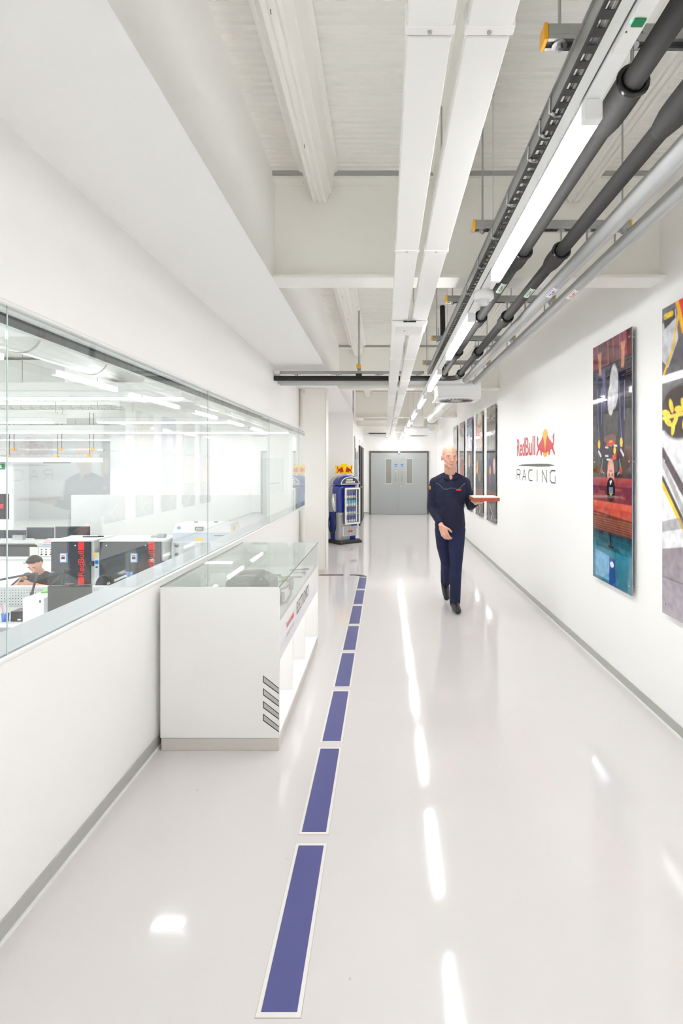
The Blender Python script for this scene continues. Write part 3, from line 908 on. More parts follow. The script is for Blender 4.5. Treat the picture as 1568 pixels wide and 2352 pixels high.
# ------------------------------------------------------------------ wall posters
def canvas(nx, ny, col):
    a = np.zeros((ny, nx, 3))
    a[:] = col
    s, t = np.meshgrid((np.arange(nx) + 0.5) / nx, (np.arange(ny) + 0.5) / ny)
    return a, s, t
def ell(a, s, t, c, r, col, ang=0.0, al=1.0, asp=2.76):
    dx, dy = (s - c[0]), (t - c[1]) * asp
    ca, sa = math.cos(ang), math.sin(ang)
    u, v = dx * ca + dy * sa, -dx * sa + dy * ca
    m = np.clip((1 - (u / r[0]) ** 2 - (v / r[1]) ** 2) * 4, 0, 1)[..., None] * al
    a[:] = a * (1 - m) + np.array(col) * m
def poly(a, s, t, pts, col, al=1.0):
    ins = np.zeros(s.shape, bool)
    n = len(pts)
    for i in range(n):
        x0, y0 = pts[i]
        x1, y1 = pts[(i + 1) % n]
        if y0 == y1: continue
        c = ((y0 <= t) != (y1 <= t)) & (s < (x1 - x0) * (t - y0) / (y1 - y0) + x0)
        ins ^= c
    a[ins] = a[ins] * (1 - al) + np.array(col) * al
def band(a, t, t0, t1, c0, c1, al=1.0):
    m = (t >= t0) & (t < t1)
    k = ((t - t0) / (t1 - t0))[..., None]
    g = np.array(c0) * (1 - k) + np.array(c1) * k
    a[m] = a[m] * (1 - al) + g[m] * al
def stroke(a, s, t, pts, wd, col, asp=2.76, al=1.0):
    for (x0, y0), (x1, y1) in zip(pts[:-1], pts[1:]):
        dx, dy = x1 - x0, (y1 - y0) * asp
        L = dx * dx + dy * dy
        k = np.clip(((s - x0) * dx + (t - y0) * asp * dy) / L, 0, 1)
        d = np.hypot(s - x0 - k * dx, (t - y0) * asp - k * dy)
        m = np.clip((wd - d) / (wd * 0.35), 0, 1)[..., None] * al
        a[:] = a * (1 - m) + np.array(col) * m

rng = np.random.RandomState(3)
def art_celebration():
    a, s, t = canvas(340, 940, srgb(70, 62, 64))
    band(a, t, 0, 0.10, srgb(96, 62, 72), srgb(120, 74, 78))
    for k in range(26):
        x = rng.rand()
        stroke(a, s, t, [(x, 0.0), (x + 0.02, 0.06 + 0.08 * rng.rand())], 0.018, srgb(*(rng.randint(70, 190), rng.randint(50, 100), rng.randint(60, 110))), al=0.7)
    band(a, t, 0.10, 0.17, srgb(66, 58, 62), srgb(46, 42, 46))
    band(a, t, 0.17, 0.27, srgb(58, 48, 60), srgb(52, 44, 52))
    for k in range(10):
        band(a, t, 0.105 + k * 0.007, 0.108 + k * 0.007, srgb(96, 84, 88), srgb(80, 70, 74))
    band(a, t, 0.27, 0.30, srgb(38, 36, 38), srgb(42, 40, 42))
    band(a, t, 0.30, 0.54, srgb(78, 76, 76), srgb(66, 62, 62))
    poly(a, s, t, [(0.1, 0.12), (0.35, 0.11), (0.38, 0.26), (0.25, 0.34), (0.12, 0.30)], srgb(92, 100, 150), 0.8)
    poly(a, s, t, [(0.55, 0.25), (1.0, 0.255), (1.0, 0.24), (0.66, 0.238)], srgb(120, 110, 112), 0.5)
    ell(a, s, t, (0.58, 0.20), (0.12, 0.26), srgb(196, 198, 202))
    ell(a, s, t, (0.50, 0.25), (0.09, 0.18), srgb(214, 214, 218))
    poly(a, s, t, [(0.42, 0.28), (0.58, 0.28), (0.52, 0.31), (0.47, 0.31)], srgb(206, 206, 210))
    for x0 in (0.20, 0.80):
        stroke(a, s, t, [(x0, 0.06), (x0 + (0.02 if x0 < 0.5 else -0.01), 0.165)], 0.045, srgb(206, 140, 112))
        for k in range(4):
            stroke(a, s, t, [(x0 + (k - 1.5) * 0.022, 0.065), (x0 + (k - 1.5) * 0.03, 0.04)], 0.012, srgb(214, 150, 122))
        sx = 0.2 if x0 < 0.5 else 0.78
        stroke(a, s, t, [(sx, 0.165), (sx + (0.0 if x0 < 0.5 else -0.0), 0.30), (0.24 if x0 < 0.5 else 0.74, 0.45), (0.36 if x0 < 0.5 else 0.62, 0.52)], 0.10, srgb(34, 36, 60))
        stroke(a, s, t, [(sx - 0.06, 0.19), (sx - 0.05, 0.32), (sx + 0.0, 0.44)], 0.012, srgb(96, 104, 160))
        stroke(a, s, t, [(sx + 0.06, 0.19), (sx + 0.05, 0.34)], 0.008, srgb(150, 156, 190), al=0.7)
        ell(a, s, t, (sx - 0.02, 0.425), (0.035, 0.055), srgb(240, 190, 50))
        stroke(a, s, t, [(sx - 0.03, 0.455), (sx + 0.03, 0.475)], 0.02, srgb(214, 216, 226))
    poly(a, s, t, [(0.26, 0.40), (0.72, 0.40), (0.70, 0.52), (0.60, 0.565), (0.40, 0.565), (0.28, 0.53)], srgb(28, 28, 44))
    ell(a, s, t, (0.48, 0.408), (0.17, 0.06), srgb(120, 80, 78))
    ell(a, s, t, (0.5, 0.425), (0.06, 0.035), srgb(230, 160, 60))
    stroke(a, s, t, [(0.40, 0.43), (0.6, 0.425)], 0.02, srgb(200, 60, 50))
    for (x, y_) in ((0.36, 0.44), (0.58, 0.435), (0.36, 0.475), (0.40, 0.49)):
        stroke(a, s, t, [(x, y_), (x + 0.07, y_ + 0.002)], 0.012, srgb(220, 220, 226))
    ell(a, s, t, (0.60, 0.455), (0.035, 0.045), srgb(236, 180, 60))
    poly(a, s, t, [(0.54, 0.473), (0.64, 0.47), (0.64, 0.49), (0.54, 0.492)], srgb(220, 60, 52))
    ell(a, s, t, (0.5, 0.525), (0.085, 0.11), srgb(206, 142, 124))
    for sg in (-1, 1):
        stroke(a, s, t, [(0.5 + sg * 0.22, 0.49), (0.5 + sg * 0.25, 0.535), (0.5 + sg * 0.17, 0.55)], 0.010, srgb(120, 166, 160))
        ell(a, s, t, (0.5 + sg * 0.25, 0.535), (0.035, 0.04), srgb(180, 60, 58))
    band(a, t, 0.565, 0.60, srgb(176, 86, 84), srgb(150, 66, 70))
    band(a, t, 0.60, 0.665, srgb(112, 50, 66), srgb(128, 58, 66))
    for k in range(16):
        y_ = 0.57 + 0.10 * rng.rand()
        x = rng.rand()
        stroke(a, s, t, [(x, y_), (x + 0.3 * rng.rand(), y_)], 0.014, srgb(rng.randint(110, 200), rng.randint(50, 100), rng.randint(60, 90)), al=0.5)
    ell(a, s, t, (0.5, 0.552), (0.095, 0.13), srgb(216, 158, 140))
    ell(a, s, t, (0.455, 0.56), (0.04, 0.07), srgb(196, 134, 118), al=0.7)
    stroke(a, s, t, [(0.505, 0.545), (0.51, 0.565)], 0.016, srgb(232, 180, 162))
    ell(a, s, t, (0.5, 0.615), (0.115, 0.15), srgb(26, 26, 32))
    ell(a, s, t, (0.5, 0.595), (0.10, 0.09), srgb(30, 30, 36))
    ell(a, s, t, (0.46, 0.553), (0.02, 0.02), srgb(150, 90, 80))
    ell(a, s, t, (0.54, 0.553), (0.02, 0.02), srgb(150, 90, 80))
    stroke(a, s, t, [(0.47, 0.537), (0.53, 0.537)], 0.012, srgb(170, 90, 86))
    stroke(a, s, t, [(0.48, 0.582), (0.52, 0.578), (0.49, 0.59)], 0.012, srgb(230, 230, 230))
    for k in range(4):
        stroke(a, s, t, [(0.46, 0.607 + k * 0.007), (0.55, 0.606 + k * 0.007)], 0.008, srgb(140, 150, 180))
    ell(a, s, t, (0.50, 0.631), (0.03, 0.02), srgb(200, 150, 80))
    band(a, t, 0.665, 0.69, srgb(214, 104, 82), srgb(206, 92, 72))
    band(a, t, 0.69, 0.725, srgb(196, 74, 62), srgb(190, 96, 76))
    poly(a, s, t, [(0, 0.71), (1, 0.725), (1, 0.732), (0, 0.718)], srgb(120, 60, 44))
    band(a, t, 0.728, 0.79, srgb(120, 66, 50), srgb(104, 62, 52))
    for k in range(6):
        band(a, t, 0.733 + k * 0.0095, 0.737 + k * 0.0095, srgb(156, 96, 74), srgb(146, 90, 70))
    band(a, t, 0.79, 0.86, srgb(30, 60, 68), srgb(56, 122, 138))
    band(a, t, 0.86, 1.001, srgb(52, 128, 150), srgb(62, 120, 140))
    for k in range(8):
        y_ = 0.80 + 0.06 * rng.rand()
        stroke(a, s, t, [(rng.rand() * 0.5, y_), (0.5 + 0.5 * rng.rand(), y_ + 0.004)], 0.012, srgb(30, 70, 84), al=0.5)
    poly(a, s, t, [(0.08, 0.875), (0.46, 0.885), (0.46, 0.985), (0.08, 0.985)], srgb(120, 176, 214), 0.9)
    poly(a, s, t, [(0.46, 0.89), (0.60, 0.89), (0.64, 1.0), (0.46, 1.0)], srgb(40, 76, 150), 0.9)
    ell(a, s, t, (0.53, 0.915), (0.05, 0.035), srgb(236, 242, 255))
    stroke(a, s, t, [(0.48, 0.79), (0.50, 0.84)], 0.02, srgb(24, 36, 40))
    ell(a, s, t, (0.5, 0.845), (0.08, 0.02), srgb(20, 28, 30))
    return a

def art_car():
    a, s, t = canvas(340, 940, srgb(232, 232, 236))
    band(a, t, 0, 0.25, srgb(120, 116, 122), srgb(104, 100, 104))
    poly(a, s, t, [(0.0, 0.05), (0.22, 0.02), (0.26, 0.12), (0.10, 0.20), (0.0, 0.17)], srgb(206, 208, 214))
    poly(a, s, t, [(0.02, 0.03), (0.2, 0.015), (0.22, 0.05), (0.04, 0.07)], srgb(70, 68, 72))
    stroke(a, s, t, [(0.05, 0.03), (0.16, 0.03)], 0.03, srgb(250, 206, 40))
    stroke(a, s, t, [(0.0, 0.23), (0.18, 0.14), (0.30, 0.0)], 0.018, srgb(250, 200, 50))
    poly(a, s, t, [(0.25, 0.0), (0.6, 0.0), (0.45, 0.14), (0.3, 0.10)], srgb(226, 40, 36))
    stroke(a, s, t, [(0.24, 0.0), (0.34, 0.10), (0.5, 0.14)], 0.03, srgb(252, 190, 30))
    band(a, t, 0.25, 0.40, srgb(78, 72, 74), srgb(70, 64, 64), 0.85)
    ell(a, s, t, (0.28, 0.35), (0.34, 0.25), srgb(70, 62, 60))
    for (x, y_, an) in ((0.06, 0.345, 0.2), (0.10, 0.375, 0.5), (0.15, 0.325, 1.2), (0.22, 0.37, 2.1), (0.27, 0.34, 0.1), (0.18, 0.395, 1.8), (0.34, 0.33, 1.1), (0.36, 0.38, 2.0)):
        ell(a, s, t, (x, y_), (0.075, 0.032), srgb(250, 212, 74), an)
    stroke(a, s, t, [(0.02, 0.36), (0.4, 0.355)], 0.02, srgb(250, 216, 90))
    stroke(a, s, t, [(0.0, 0.47), (0.3, 0.58), (0.7, 0.72)], 0.05, srgb(88, 74, 82))
    stroke(a, s, t, [(0.0, 0.50), (0.6, 0.78)], 0.035, srgb(176, 172, 176))
    stroke(a, s, t, [(0.0, 0.56), (0.4, 0.72), (0.7, 0.80)], 0.04, srgb(64, 58, 50))
    stroke(a, s, t, [(0.0, 0.575), (0.4, 0.735), (0.7, 0.82)], 0.025, srgb(246, 200, 30))
    poly(a, s, t, [(0, 0.70), (1, 0.62), (1, 0.66), (0, 0.735)], srgb(120, 114, 120), 0.6)
    band(a, t, 0.79, 1.001, srgb(150, 140, 148), srgb(176, 166, 176))
    poly(a, s, t, [(0, 0.79), (1, 0.72), (1, 0.80), (0, 0.80)], srgb(150, 140, 148))
    stroke(a, s, t, [(0, 0.88), (1, 0.88)], 0.008, srgb(130, 120, 128))
    return a

def art_small(kind):
    a, s, t = canvas(120, 332, srgb(84, 84, 82))
    top = [srgb(120, 116, 106), srgb(150, 160, 150), srgb(120, 124, 170), srgb(168, 146, 140), srgb(190, 190, 186)][kind]
    band(a, t, 0, 0.38, top, srgb(120, 118, 116))
    if kind == 0:
        poly(a, s, t, [(0, 0.14), (1, 0.12), (1, 0.22), (0, 0.24)], srgb(70, 64, 54))
        for k in range(7):
            stroke(a, s, t, [(0.1 + k * 0.13, 0.13), (0.1 + k * 0.13, 0.22)], 0.02, srgb(120, 112, 98))
    elif kind == 1:
        for k in range(4):
            stroke(a, s, t, [(0.1 + 0.25 * k, 0.05), (0.2 + 0.22 * k, 0.30)], 0.07, srgb(214, 90 + 20 * k, 84))
        stroke(a, s, t, [(0, 0.19), (1, 0.185)], 0.03, srgb(190, 60, 40))
        ell(a, s, t, (0.55, 0.06), (0.25, 0.2), srgb(206, 220, 206))
    elif kind == 2:
        for k in range(4):
            stroke(a, s, t, [(0, 0.08 + k * 0.07), (1, 0.07 + k * 0.07)], 0.03, srgb(96, 104, 150))
        ell(a, s, t, (0.5, 0.25), (0.25, 0.25), srgb(190, 196, 214))
        stroke(a, s, t, [(0.95, 0), (0.95, 1)], 0.05, srgb(86, 90, 200))
    elif kind == 3:
        ell(a, s, t, (0.5, 0.2), (0.3, 0.4), srgb(96, 92, 90))
        ell(a, s, t, (0.5, 0.06), (0.15, 0.12), srgb(200, 120, 110))
    else:
        stroke(a, s, t, [(0.1, 0.05), (0.8, 0.03)], 0.03, srgb(130, 130, 130))
    band(a, t, 0.385, 0.40, srgb(34, 30, 30), srgb(40, 36, 36))
    band(a, t, 0.40, 0.72, srgb(98, 98, 98), srgb(58, 60, 72) if kind < 3 else srgb(196, 140, 120))
    for k in range(40):
        x, y_ = rng.rand(), 0.41 + 0.25 * rng.rand()
        stroke(a, s, t, [(x, y_), (x, y_ + 0.02)], 0.012, srgb(130, 130, 130), al=0.6)
    if kind == 0:
        ell(a, s, t, (0.3, 0.46), (0.12, 0.16), srgb(110, 128, 170), 0.2)
        stroke(a, s, t, [(0.35, 0.49), (0.60, 0.52), (0.45, 0.66)], 0.16, srgb(58, 72, 136))
        ell(a, s, t, (0.42, 0.56), (0.10, 0.14), srgb(250, 180, 40))
        stroke(a, s, t, [(0.42, 0.60), (0.38, 0.67)], 0.05, srgb(214, 80, 110))
        ell(a, s, t, (0.9, 0.52), (0.16, 0.2), srgb(226, 178, 156))
    elif kind == 1:
        ell(a, s, t, (0.25, 0.53), (0.14, 0.2), srgb(250, 170, 70))
        ell(a, s, t, (0.6, 0.62), (0.2, 0.14), srgb(140, 130, 90))
    elif kind == 2:
        ell(a, s, t, (0.5, 0.47), (0.14, 0.22), srgb(230, 170, 90))
    else:
        for k in range(4):
            stroke(a, s, t, [(0.15 + 0.2 * k, 0.42), (0.2 + 0.2 * k, 0.68)], 0.06, srgb(206, 110, 96))
    band(a, t, 0.74, 0.84, srgb(150, 92, 74), srgb(120, 74, 62))
    band(a, t, 0.84, 1.001, srgb(110, 104, 104), srgb(86, 84, 86))
    for k in range(6):
        x = 0.1 + 0.8 * rng.rand()
        stroke(a, s, t, [(x, 0.85), (x + 0.1, 0.99)], 0.03, srgb(*[(70, 80, 150), (200, 150, 100), (150, 150, 160)][rng.randint(3)]), al=0.8)
    stroke(a, s, t, [(0.4, 0.86), (0.7, 0.92), (0.5, 0.99)], 0.03, srgb(190, 186, 180))
    return a

def poster(y0, y1, z0, z1, art, lab, name='wall_poster'):
    t = thing(name, lab, 'poster', (XR, y0, z0))
    xb, xf = XR - 0.026, XR - 0.034
    MB().box(xf, xb, y0, y1, z0, z1).build('acrylic_panel', mat('acrylic_edge', (0.30, 0.32, 0.35), 0.1, noise=0.05), t, 0.001)
    for _ in range(2):
        art = (art + np.roll(art, 1, 0) + np.roll(art, -1, 0) + np.roll(art, 1, 1) + np.roll(art, -1, 1)) / 5
    h_, w_ = art.shape[0] // 2, art.shape[1] // 2
    art = art.reshape(h_, 2, w_, 2, 3).mean((1, 3))
    gr = rng.randn(h_ // 6 + 2, w_ // 6 + 2)
    gr = np.kron(gr, np.ones((6, 6)))[:h_, :w_]
    for _ in range(4):
        gr = (gr + np.roll(gr, 2, 0) + np.roll(gr, -2, 0) + np.roll(gr, 2, 1) + np.roll(gr, -2, 1)) / 5
    art = np.clip(art * (1 + 0.16 * gr[..., None] + 0.03 * rng.randn(h_, w_)[..., None]) + 0.004, 0, 1)
    ny, nx = art.shape[:2]
    vs = []
    for j in range(ny + 1):
        for i in range(nx + 1):
            vs.append((xf - 0.0006, y1 - (y1 - y0) * i / nx, z1 - (z1 - z0) * j / ny))
    fs = [(j * (nx + 1) + i, (j + 1) * (nx + 1) + i, (j + 1) * (nx + 1) + i + 1, j * (nx + 1) + i + 1) for j in range(ny) for i in range(nx)]
    o = MB().add(vs, fs).build('print', PRINT, t)
    ca = o.data.color_attributes.new('ink', 'FLOAT_COLOR', 'CORNER')
    cols = np.ones((ny * nx, 4, 4), np.float32)
    cols[:, :, :3] = art.reshape(-1, 1, 3)
    ca.data.foreach_set('color', cols.ravel())
    for yy in (y0 + 0.035, y1 - 0.035):
        for zz in (z0 + 0.06, 0.5 * (z0 + z1), z1 - 0.06):
            MB().cyl((XR - 0.0005, yy, zz), (xf - 0.004, yy, zz), 0.008, n=14).build('standoff_bolt', STEEL, t)
PZ0, PZ1, PW, PP = 0.70, 2.562, 0.673, 1.067
poster(2.54, 3.213, PZ0, PZ1, art_car(), 'tall poster of white and yellow bodywork with a gold leaf motif')
poster(3.608, 4.281, PZ0, PZ1, art_celebration(), 'tall poster of an upside-down figure in navy over a teal base')
labs = ['tall grey poster with a blue and orange figure, beside the wall lettering', 'tall poster with pink streaks and an orange flame shape', 'tall poster with a violet upper half and blue edge',
        'tall poster with a dark round shape over coral stripes', 'tall pale poster closest to the grey double doors']
for k in range(5):
    poster(8.07 + PP * k, 8.07 + PP * k + PW, PZ0, PZ1, art_small(k), labs[k])

# ------------------------------------------------------------------ wall logo
lg = thing('wall_lettering', 'red and grey team name lettering with two bulls on the white wall', 'wall logo', (XR, 6.1, 1.42))
EXW, EYW = (0, -1, 0), (0, 0, 1)
XW = XR - 0.0005
q = MB(); put_text(q, 'Red', (XW, 6.868, 1.722), EXW, EYW, 0.375, 0.228, 0.002, 0.012); q.build('red_word', RED, lg)
q = MB(); put_text(q, 'Bull', (XW, 6.462, 1.722), EXW, EYW, 0.417, 0.228, 0.002, 0.012); q.build('red_word', RED, lg)
emblem(lg, (XW, 5.665, 1.694), EXW, EYW, 0.65, 0.306, 0.0015, SUN, RED)
q = MB()
pts = [(0, 0), (0.25, 0.012), (0.9, 0.020), (1.25, 0.018), (1.5, 0.002), (1.3, -0.012), (0.9, -0.014), (0.3, -0.008)]
q.prism(pts, (XW, 6.84, 1.605), EXW, EYW, (-1, 0, 0), 0.002)
q.build('underline', GREYL, lg)
# RACING in thin strokes
LET = {'R': [[(0, 0), (0, 1), (0.8, 1), (1, 0.88), (1, 0.62), (0.8, 0.5), (0, 0.5)], [(0.55, 0.5), (1, 0)]],
       'A': [[(0, 0), (0.5, 1), (1, 0)], [(0.2, 0.33), (0.8, 0.33)]],
       'C': [[(1, 1), (0.3, 1), (0, 0.8), (0, 0.2), (0.3, 0), (1, 0)]],
       'I': [[(0.5, 0), (0.5, 1)]],
       'N': [[(0, 0), (0, 1), (1, 0), (1, 1)]],
       'G': [[(1, 1), (0.3, 1), (0, 0.8), (0, 0.2), (0.3, 0), (1, 0), (1, 0.5)]]}
def stroke_letter(mb, ch, o, ex, ey, wd, ht, th, lift):
    o, ex, ey = Vector(o), Vector(ex), Vector(ey)
    n = ex.cross(ey)
    for line in LET[ch]:
        for (a, b) in zip(line[:-1], line[1:]):
            p = Vector((a[0] * wd, a[1] * ht)); r_ = Vector((b[0] * wd, b[1] * ht))
            d = (r_ - p).normalized()
            nn = Vector((-d.y, d.x)) * th * 0.5
            p2, r2 = p - d * th * 0.5, r_ + d * th * 0.5
            c = [p2 - nn, r2 - nn, r2 + nn, p2 + nn]
            mb.add([o + ex * v.x + ey * v.y + n * lift for v in c], [(0, 1, 2, 3)])
def racing(root, o, ex, ey, total, ht, th, m, lift=0.0015):
    cw = total * 0.105
    for i, ch in enumerate('RACING'):
        q = MB()
        off = Vector(ex) * (i * (total - cw) / 5)
        stroke_letter(q, ch, Vector(o) + off, ex, ey, cw, ht, th, lift)
        q.build('grey_letter', m, root)
racing(lg, (XW, 6.868, 1.425), EXW, EYW, 1.535, 0.125, 0.014, GREYL)

# ------------------------------------------------------------------ floor markings
def dash(y):
    t = thing('floor_dash', 'blue dash of the broken walkway line on the floor', 'floor marking', (-0.309, y, 0), group='blue dashes of the walkway line')
    MB().box(-0.3765, -0.2415, y - 0.0165, y + 0.6875, 0.0002, 0.0008).build('outline', OUTL, t)
    MB().box(-0.375, -0.243, y - 0.015, y + 0.686, 0.0003, 0.0012).build('white_border', TAPEW, t)
    MB().box(-0.362, -0.256, y, y + 0.671, 0.0004, 0.0018).build('blue_tape', BLUED, t)
    return t
d0 = None
for k in range(-3, 8):
    y = 1.529 + 0.7526 * k
    lb_ = ORD[7 - k] + ' blue floor dash counted from the curved tape corner'
    if d0 is None:
        d0 = dash(y)
        d0['label'] = lb_
    else:
        dup(d0, (-0.309, y, 0), label=lb_)
TAPED = mat('tape_dark', srgb(74, 70, 92), 0.35, noise=0.05)
o = MB().box(-0.96, -0.605, 7.62, 7.70, 0.0003, 0.0015).build('floor_tape', TAPED)
tag(o, 'straight dark tape line on the floor at the column foot', 'floor marking')
q = MB()
outer = arc((-0.36 - 0.15, 7.54, 0.0003), 0.15 + 0.10, 0, PI / 2, (1, 0, 0), (0, 0.66, 0), 12)
inner = arc((-0.36 - 0.15, 7.54, 0.0003), 0.15, 0, PI / 2, (1, 0, 0), (0, 0.6, 0), 12)
pts = [(p.x, p.y) for p in outer] + [(p.x, p.y) for p in inner][::-1]
q.prism(pts, (0, 0, 0.0003), (1, 0, 0), (0, 1, 0), (0, 0, 1), 0.0012)
o = q.build('floor_tape_corner', TAPED)
tag(o, 'curved dark tape corner at the end of the dashed line', 'floor marking')

# ------------------------------------------------------------------ display cabinet
CX0, CX1, CY0, CY1, CZ = -1.258, -0.591, 2.931, 4.64, 0.918
cb = thing('display_cabinet', 'white display counter with glass top beside the glazed wall', 'display cabinet', (-0.92, 3.8, 0))
MB().box(CX0, CX1, CY0, CY0 + 0.018, 0.0735, CZ).build('end_panel', WGLOSS, cb, 0.001)
MB().box(CX0, CX1, CY1 - 0.018, CY1, 0.0735, CZ).build('end_panel', WGLOSS, cb, 0.001)
MB().box(CX0, CX0 + 0.016, CY0 + 0.018, CY1 - 0.018, 0.0735, CZ - 0.012).build('back_panel', WGLOSS, cb)
MB().box(CX0 + 0.004, CX1 - 0.004, CY0 + 0.003, CY0 + 0.018, 0.001, 0.071).box(CX1 - 0.02, CX1 - 0.004, CY0 + 0.018, CY1 - 0.02, 0.001, 0.071).box(CX0 + 0.004, CX1 - 0.004, CY1 - 0.02, CY1 - 0.004, 0.001, 0.071).build('plinth', mat('plinth_grey', srgb(206, 202, 196), 0.35, noise=0.02), cb, 0.001)
MB().box(CX0 + 0.016, CX1 - 0.004, CY0 + 0.018, CY1 - 0.018, 0.0735, 0.088).build('niche_floor', WGLOSS, cb)
MB().box(CX0 + 0.016, CX1 - 0.02, CY0 + 0.018, CY1 - 0.018, 0.70, 0.715).build('display_deck', LABW, cb)
MB().box(CX1 - 0.018, CX1 - 0.002, CY0 + 0.018, CY1 - 0.018, 0.50, 0.722).build('header_panel', WGLOSS, cb, 0.001)
MB().box(CX1 - 0.30, CX1 - 0.285, CY0 + 0.018, CY1 - 0.018, 0.088, 0.50).build('niche_back', WGLOSS, cb)
MB().box(CX1 - 0.30, CX1 - 0.018, CY0 + 0.018, CY1 - 0.018, 0.50, 0.512).build('niche_top', WGLOSS, cb)
MB().box(CX1 - 0.24, CX1 - 0.04, CY0 + 0.03, CY1 - 0.03, 0.494, 0.4995).build('niche_lamp', LEDSTRIP, cb)
for yd in (0.6, 1.15):
    MB().box(CX1 - 0.285, CX1 - 0.03, CY0 + yd, CY0 + yd + 0.01, 0.088, 0.494).build('niche_divider', WGLOSS, cb)
MB().box(CX0 + 0.001, CX1, CY0 + 0.001, CY1, CZ, CZ + 0.006).build('top_glass', CGLASS, cb)
MB().box(CX1 - 0.007, CX1 - 0.001, CY0 + 0.019, CY1 - 0.019, 0.722, CZ - 0.0005).build('front_glass', CGLASS, cb)
MB().box(CX1 - 0.0005, CX1 + 0.0008, CY0 + 0.001, CY1, CZ - 0.002, CZ + 0.006).build('glass_edge', AQUAD, cb)
MB().box(CX0, CX0 + 0.001, CY0, CY1, CZ, CZ + 0.006).build('glass_edge', AQUAD, cb)
# stripe decals on the end panel
for k in range(4):
    z = 0.425 - 0.0716 * k
    ex, ey, o_ = (1, 0, 0), (0, 0, 1), (CX1 - 0.0905, CY0, z)
    P_ = [(0, 0), (0, -0.040), (0.0895, -0.106), (0.0895, -0.071)]
    a = MB().prism(P_, (o_[0], CY0 - 0.0001, o_[2]), ex, ey, (0, -1, 0), 0.0004)
    a.build('stripe_outline', STRIPED, cb)
    I_ = [(0.0045, -0.0085), (0.0045, -0.0365), (0.0895, -0.0995), (0.0895, -0.0765)]
    MB().prism(I_, (o_[0], CY0 - 0.0005, o_[2]), ex, ey, (0, -1, 0), 0.0004).build('stripe_fill', STRIPEG, cb)
# header lettering (faces +X: right direction is +Y)
EX2 = (0, 1, 0)
XH = CX1 - 0.002
q = MB(); put_text(q, 'ELECTRONICS', (XH, 3.52, 0.595), EX2, EYW, 0.56, 0.085, 0.0008, 0.0); q.build('dark_lettering', STRIPED, cb)
q = MB(); put_text(q, 'Red Bull', (XH, 3.16, 0.615), EX2, EYW, 0.14, 0.038, 0.0008, 0.01); q.build('red_lettering', RED, cb)
emblem(cb, (XH, 3.365, 0.61), EX2, EYW, 0.105, 0.05, 0.0005, SUN, RED)
racing(cb, (XH, 3.16, 0.565), Vector(EX2), Vector(EYW), 0.25, 0.022, 0.003, GREYL, 0.0008)
# corner stripes continuing round on the side plinth edge
MB().box(CX1 - 0.0005, CX1 + 0.0005, CY0 + 0.001, CY0 + 0.017, 0.08, 0.72).build('edge_band', WGLOSS, cb)

# exhibits inside the case
ZD = 0.7155
t = thing('control_unit', 'dark grey angular control unit lying in the glass case', 'electronic unit', (-0.98, 3.75, ZD))
q = MB()
base = [(-1.10, 3.62), (-0.92, 3.55), (-0.80, 3.62), (-0.78, 3.82), (-0.90, 3.98), (-1.04, 3.96), (-1.13, 3.80)]
q.loft([[(x, y, ZD) for x, y in base], [(x, y, ZD + 0.075) for x, y in base], [(-0.955 + (x + 0.955) * 0.72, 3.76 + (y - 3.76) * 0.72, ZD + 0.11) for x, y in base]], smooth=False)
q.build('unit_case', ECU, t, 0.004)
for k in range(7):
    MB().obox((-0.955, 3.70 + 0.022 * k, ZD + 0.116), (1, 0, 0), (0, 1, 0), (0, 0, 1), 0.075, 0.004, 0.006).build('cooling_fin', BLACK, t)
for (x_, y_) in ((-1.07, 3.68), (-0.86, 3.62), (-0.84, 3.80), (-1.02, 3.92)):
    MB().cyl((x_, y_, ZD + 0.09), (x_, y_, ZD + 0.107), 0.009, n=10).build('bolt', CHROME, t)
MB().box(-0.99, -0.90, 3.60, 3.66, ZD + 0.085, ZD + 0.125).build('relay', ECU2, t, 0.004)
for k in range(5):
    MB().cyl((-0.92 + 0.03 * k, 3.56 + 0.015 * k - 0.006, ZD + 0.04), (-0.925 + 0.03 * k, 3.535 + 0.015 * k, ZD + 0.04), 0.011, n=12).build('connector', STEEL if k % 2 else OLIVE, t)
t = thing('battery_block', 'grey faceted box beside the angular control unit', 'electronic unit', (-0.84, 3.4, ZD))
MB().box(-0.94, -0.74, 3.36, 3.50, ZD, ZD + 0.06).build('box_body', ECU2, t, 0.01)
MB().box(-0.92, -0.80, 3.355, 3.36, ZD + 0.012, ZD + 0.05).build('socket_plate', ECU, t)
for k in range(3):
    MB().cyl((-0.90 + 0.045 * k, 3.355, ZD + 0.03), (-0.90 + 0.045 * k, 3.342, ZD + 0.03), 0.012, n=12).build('socket', BLACK, t)
t = thing('wiring_bundle', 'bundled dark wiring harness beside the end panel', 'wiring harness', (-1.08, 3.2, ZD))
for k in range(6):
    pts = [(-1.18 + 0.012 * k + 0.03 * math.sin(i * 0.9 + k), 3.15 + 0.06 * i, ZD + 0.015 + 0.012 * (k % 3) + 0.008 * math.sin(i + k)) for i in range(9)]
    MB().tube(pts, 0.0075, 8).build('wire', ECU if k % 2 else BLACK, t)
MB().box(-1.2, -1.12, 3.12, 3.17, ZD, ZD + 0.04).build('plug', ECU2, t, 0.004)
t = thing('wiring_loom', 'thick grey curved loom ending in a plug', 'wiring harness', (-0.72, 3.3, ZD))
pts = [(-0.82, 3.12, ZD + 0.02), (-0.79, 3.22, ZD + 0.05), (-0.755, 3.33, ZD + 0.085), (-0.72, 3.42, ZD + 0.09), (-0.695, 3.44, ZD + 0.06), (-0.70, 3.38, ZD + 0.03), (-0.69, 3.30, ZD + 0.018)]
MB().tube(pts, 0.016, 10).build('loom', ECU, t)
